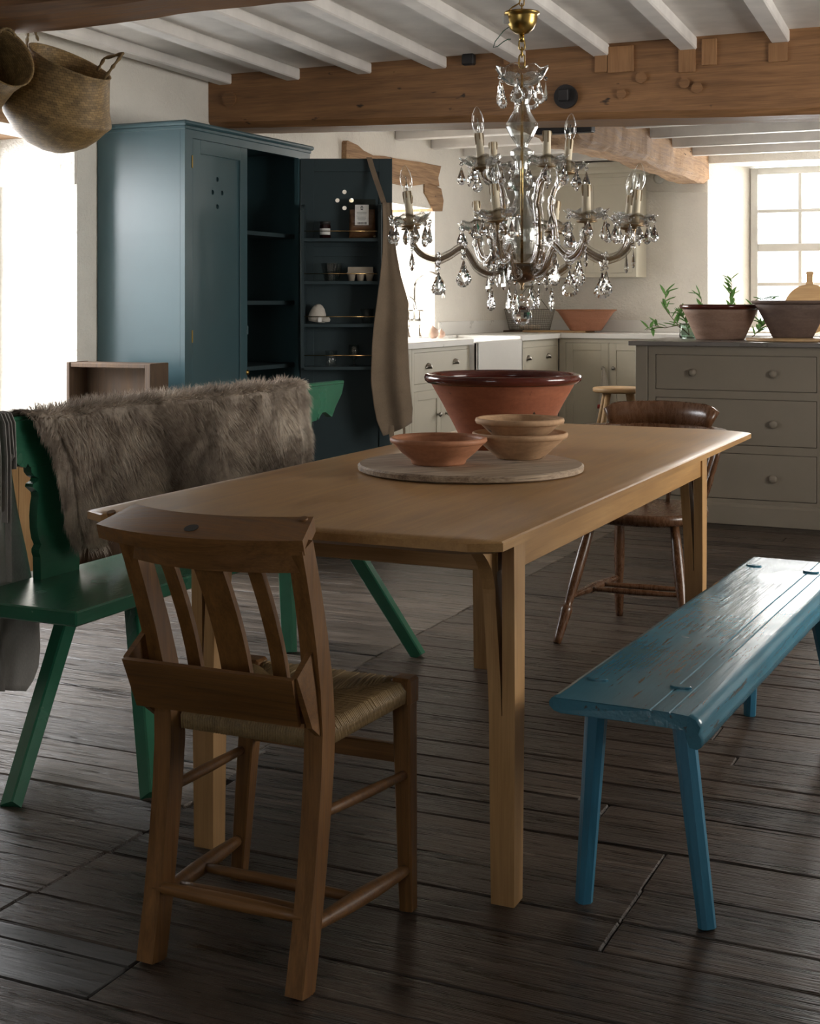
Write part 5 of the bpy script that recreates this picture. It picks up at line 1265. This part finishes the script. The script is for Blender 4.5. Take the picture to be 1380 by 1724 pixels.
def bagf(u, v):
    w_ = .068-.004*v; t_ = .030*math.sin(PI*min(1,max(0,.10+.9*(1-v)**.8)))*(1-.75*v)+.001; q = 2*PI*u
    return Vector((w_*math.copysign(abs(math.cos(q))**.5,math.cos(q)), t_*math.sin(q)+.004*noise.noise(Vector((u*9,v*7,1))), .002+.145*v))
m.grid(bagf, 32, 16); m.add([bagf(i/32,0) for i in range(32)], [tuple(range(31,-1,-1))]); m.build('pouch', terracotta('mushrooms', (.16,.08,.035), (.05,.022,.012), .25, (.35,.25,.16), True), bt, local=True)
m = MB(); m.box(-.068,.066,-.002,.002,.143,.198,.001); m.build('top_seal', clear_glass('bag_film', (.55,.5,.4), .2, 1.2), bt, local=True)
m = MB(); m.box(-.036,.033,-.034,-.0325,.062,.166); lbl = m.build('label', M_LABEL, bt, local=True)
lbl.rotation_euler = (-.13,0,-.03); lbl.location = (0,-.002,0)
m = MB()
for k, (w_, z) in enumerate(((.012,.158),(.016,.150),(.012,.142),(.050,.128),(.050,.123),(.046,.118),(.050,.108),(.040,.103),(.046,.098),(.042,.093),(.036,.088))):
    h_ = .0045 if k < 3 else .0012; m.box(-.002-w_/2, -.002+w_/2, -.0348, -.0338, z-h_/2, z+h_/2)
for k in range(10): m.box(-.024+.005*k, -.022+.005*k+.0008*(k % 3), -.0348, -.0338, .066, .078)
pr_ = m.build('print', M_BLACK, lbl, local=True)
flu = [(.034,0),(.037,.004),(.046,.045),(.054,.086),(.055,.090)]
m = MB(); m.lathe([(0,0)]+flu+[(r-.003,z) for r, z in flu[::-1]]+[(0,.005)], 40, wob=lambda q, r, z: (1+.03*math.cos(12*q), 0)); o = m.build('glass_bowl', M_THIN); tag(o, 'fluted clear glass bowl on the second door shelf', 'bowl'); on_rack(o, rx(556), SH[1])
ec = thing('egg_carton', 'grey cardboard egg carton on the second door shelf', 'egg carton', DP(rx(604),-.06,SH[1]+.0006), DA)
m = MB(); 
for i in range(3):
    for j in (-1,1): m.lathe([(0,0),(.014,0),(.021,.036),(.021,.038),(0,.038)], 12, Matrix.Translation((-.045+.045*i, j*.020, 0)))
m.build('cups', M_CARD, ec, local=True)
m = MB(); m.box(-.068,.068,-.040,.040,.037,.043,.002); m.prism([(-.036,.043),(-.028,.070),(.028,.070),(.036,.043)], 'x', -.063, .063); m.build('lid', M_CARD, ec, local=True)
gt = thing('cloth_pouch', 'pale rounded pouch with a white paper tag on the third door shelf', 'pouch', DP(rx(532),-.055,SH[2]+.007), DA)
m = MB(); m.lathe([(0,0),(.040,.002),(.046,.018),(.042,.045),(.032,.070),(.020,.086),(.008,.092),(0,.093)], 22, Matrix.Translation((-.004,0,0)) @ Matrix.Rotation(.12,4,'Y'), sy=.8)
m.lathe([(0,0),(.022,.002),(.026,.014),(.018,.028),(0,.032)], 16, Matrix.Translation((.040,-.012,.0)), sy=.8); m.build('body', M_TOWEL, gt, local=True)
m = MB(); m.box(.006,.024,-.047,-.0455,.002,.030,.0005); m.build('paper_tag', M_LABEL, gt, local=True)
o = jar('glass_tumbler', 'clear glass tumbler on the third door shelf', (0,0,0), .034, .075, cat='glass', prof=[(.024,0),(.027,.004),(.034,.075)]); on_rack(o, rx(615), SH[2])
o = jar('glass_tumbler', 'clear glass tumbler with thick base on the lowest door shelf', (0,0,0), .03, .078, cat='glass', prof=[(.025,0),(.027,.006),(.025,.030),(.031,.078)]); on_rack(o, rx(555), SH[3])
o = jar('stem_glass', 'clear glass goblet on the lowest door shelf', (0,0,0), .03, .1, cat='glass', prof=[(.026,0),(.024,.004),(.007,.010),(.006,.028),(.022,.045),(.028,.075),(.025,.108)]); on_rack(o, rx(593), SH[3])

# ------------------------------------------------------------------ linen apron over the cupboard door
def dplane(off): return lambda x, y: DP((x-502)/330.5, off, CAMH+(HY-y)/330.5)
fdir = Vector((math.sin(DA),-math.cos(DA),0))
ap = thing('linen_apron', 'brown linen apron hanging by its strap from the open cupboard door', 'apron', DP(rx(650),-.05,dz(735)))
m = drape([(345,641,656),(380,642,659),(430,641,664),(470,637,671),(500,633,679),(522,630,685),(545,627,683),(580,624,683),(640,622,685),(680,627,688),(705,632,691),(720,638,690),(729,642,690)], dplane(-.158), 1.9, 30, 46, 1.2, .017, sag=lambda u: -22*u**1.3)
m.build('skirt', M_LINEN, ap, solid=.003)
st_ = [(618,266,.004),(618,266,-.02),(622,280,-.03),(630,305,-.05),(638,328,-.11),(644,347,-.155)]
m = MB(); vs = []
for x, y, o_ in st_:
    a = dplane(o_)(x-4.5, y); b = dplane(o_)(x+4.5, y); vs += [a, b]
m.add(vs, [(2*i,2*i+1,2*i+3,2*i+2) for i in range(len(st_)-1)]); m.add([dplane(.026)(613,266),dplane(.026)(622,266),dplane(.004)(622,265),dplane(.004)(613,265),dplane(.028)(613,330),dplane(.028)(622,330)], [(0,1,2,3),(4,5,1,0)])
m.build('strap', M_LINEN, ap, solid=.002)
m = MB(); vs = []
for x, y in ((657,712),(656,725),(658,742)): vs += [dplane(-.150)(x-4, y), dplane(-.150)(x+4, y)]
m.add(vs, [(0,1,3,2),(2,3,5,4)])
vs = []
for x, y in ((676,705),(677,722),(676,735)): vs += [dplane(-.150)(x-2, y), dplane(-.150)(x+2, y)]
m.add(vs, [(0,1,3,2),(2,3,5,4)]); m.build('tie', M_LINEN, ap, solid=.002)

# ------------------------------------------------------------------ grey apron over the near end of the green bench
fdir = Vector((1,0,0)); gp = lambda x, y: onx(x, y, -2.505)
ga = thing('grey_apron', 'grey linen apron slung over the green bench rail', 'apron', gp(20, 1165))
m = drape([(735,-34,14),(800,-40,18),(860,-46,26),(920,-52,38),(975,-56,48),(1040,-58,60),(1090,-58,62),(1120,-50,60),(1145,-40,52),(1163,-30,40)], gp, 4.0, 26, 40, .5, .012)
m.build('skirt', M_GREYLINEN, ga, solid=.003)
for k, (xa, xb, yb) in enumerate(((3,8,880),(9,14,1010),(14,20,770),(20,23,790),(-8,-3,860))):
    top = onx(xa+6, 699, -2.435).y; y0 = onx(xa, 720, -2.405).y; zb_ = .80-.0*k
    pz = lambda px, py, X: onx(px, py, X)
    pts = [Vector((-2.48,y0,.74)), Vector((-2.470,y0,.86)), Vector((-2.452,y0,.884)), Vector((-2.435,y0+.002,.887)), Vector((-2.416,y0+.004,.884)), Vector((-2.408,y0+.006,.865)), onx(xb, 770, -2.404), onx(xb, min(yb,900), -2.400)]
    if yb > 1000: pts += [onx(xb+2, 980, -2.395)]
    m = MB(); m.sweep(pts, [(-.009,-.0015),(.009,-.0015),(.009,.0015),(-.009,.0015)], up=UY); m.build('strap', M_GREYLINEN, ga)

# ------------------------------------------------------------------ tea towel on the corner cabinet knob, old crate behind the bench
fdir = Vector((0,-1,0)); tw = thing('tea_towel', 'pale tea towel with red stripe hanging from the corner cabinet knob', 'towel', ony(1010, 730, 10.07))
m = drape([(620,1014.5,1017.5),(626,1013,1019),(640,1011,1022),(660,1009,1026),(690,1005,1028),(720,1001,1030)], lambda x, y: ony(x, y, 10.082), 3, 14, 20, .3, .008); m.build('cloth', M_TOWEL, tw, solid=.002)
m = drape([(681,1006,1028),(688,1005.2,1028.2)], lambda x, y: ony(x, y, 10.066), 3, 14, 3, .3, .008); m.build('stripe', M_RED, tw, solid=.001)
cr_ = thing('wooden_crate', 'old shallow wooden crate stood on end between bench and cupboard', 'crate', (-3.66, 4.95, 0))
w0, w1, hz = -.238, .205, .912
for nme, a in (('side_board', (w0,w0+.018,-.06,.075,0,hz)), ('side_board', (w1-.03,w1,-.06,.075,0,hz)), ('end_board', (w0+.018,w1-.03,-.055,.075,hz-.022,hz-.002)), ('end_board', (w0+.018,w1-.03,-.055,.075,.0,.02)), ('bottom_board', (w0+.018,w1-.03,.06,.075,.02,hz-.022))):
    m = MB(); m.box(*a, .003); m.build(nme, M_CRATE, cr_, local=True)
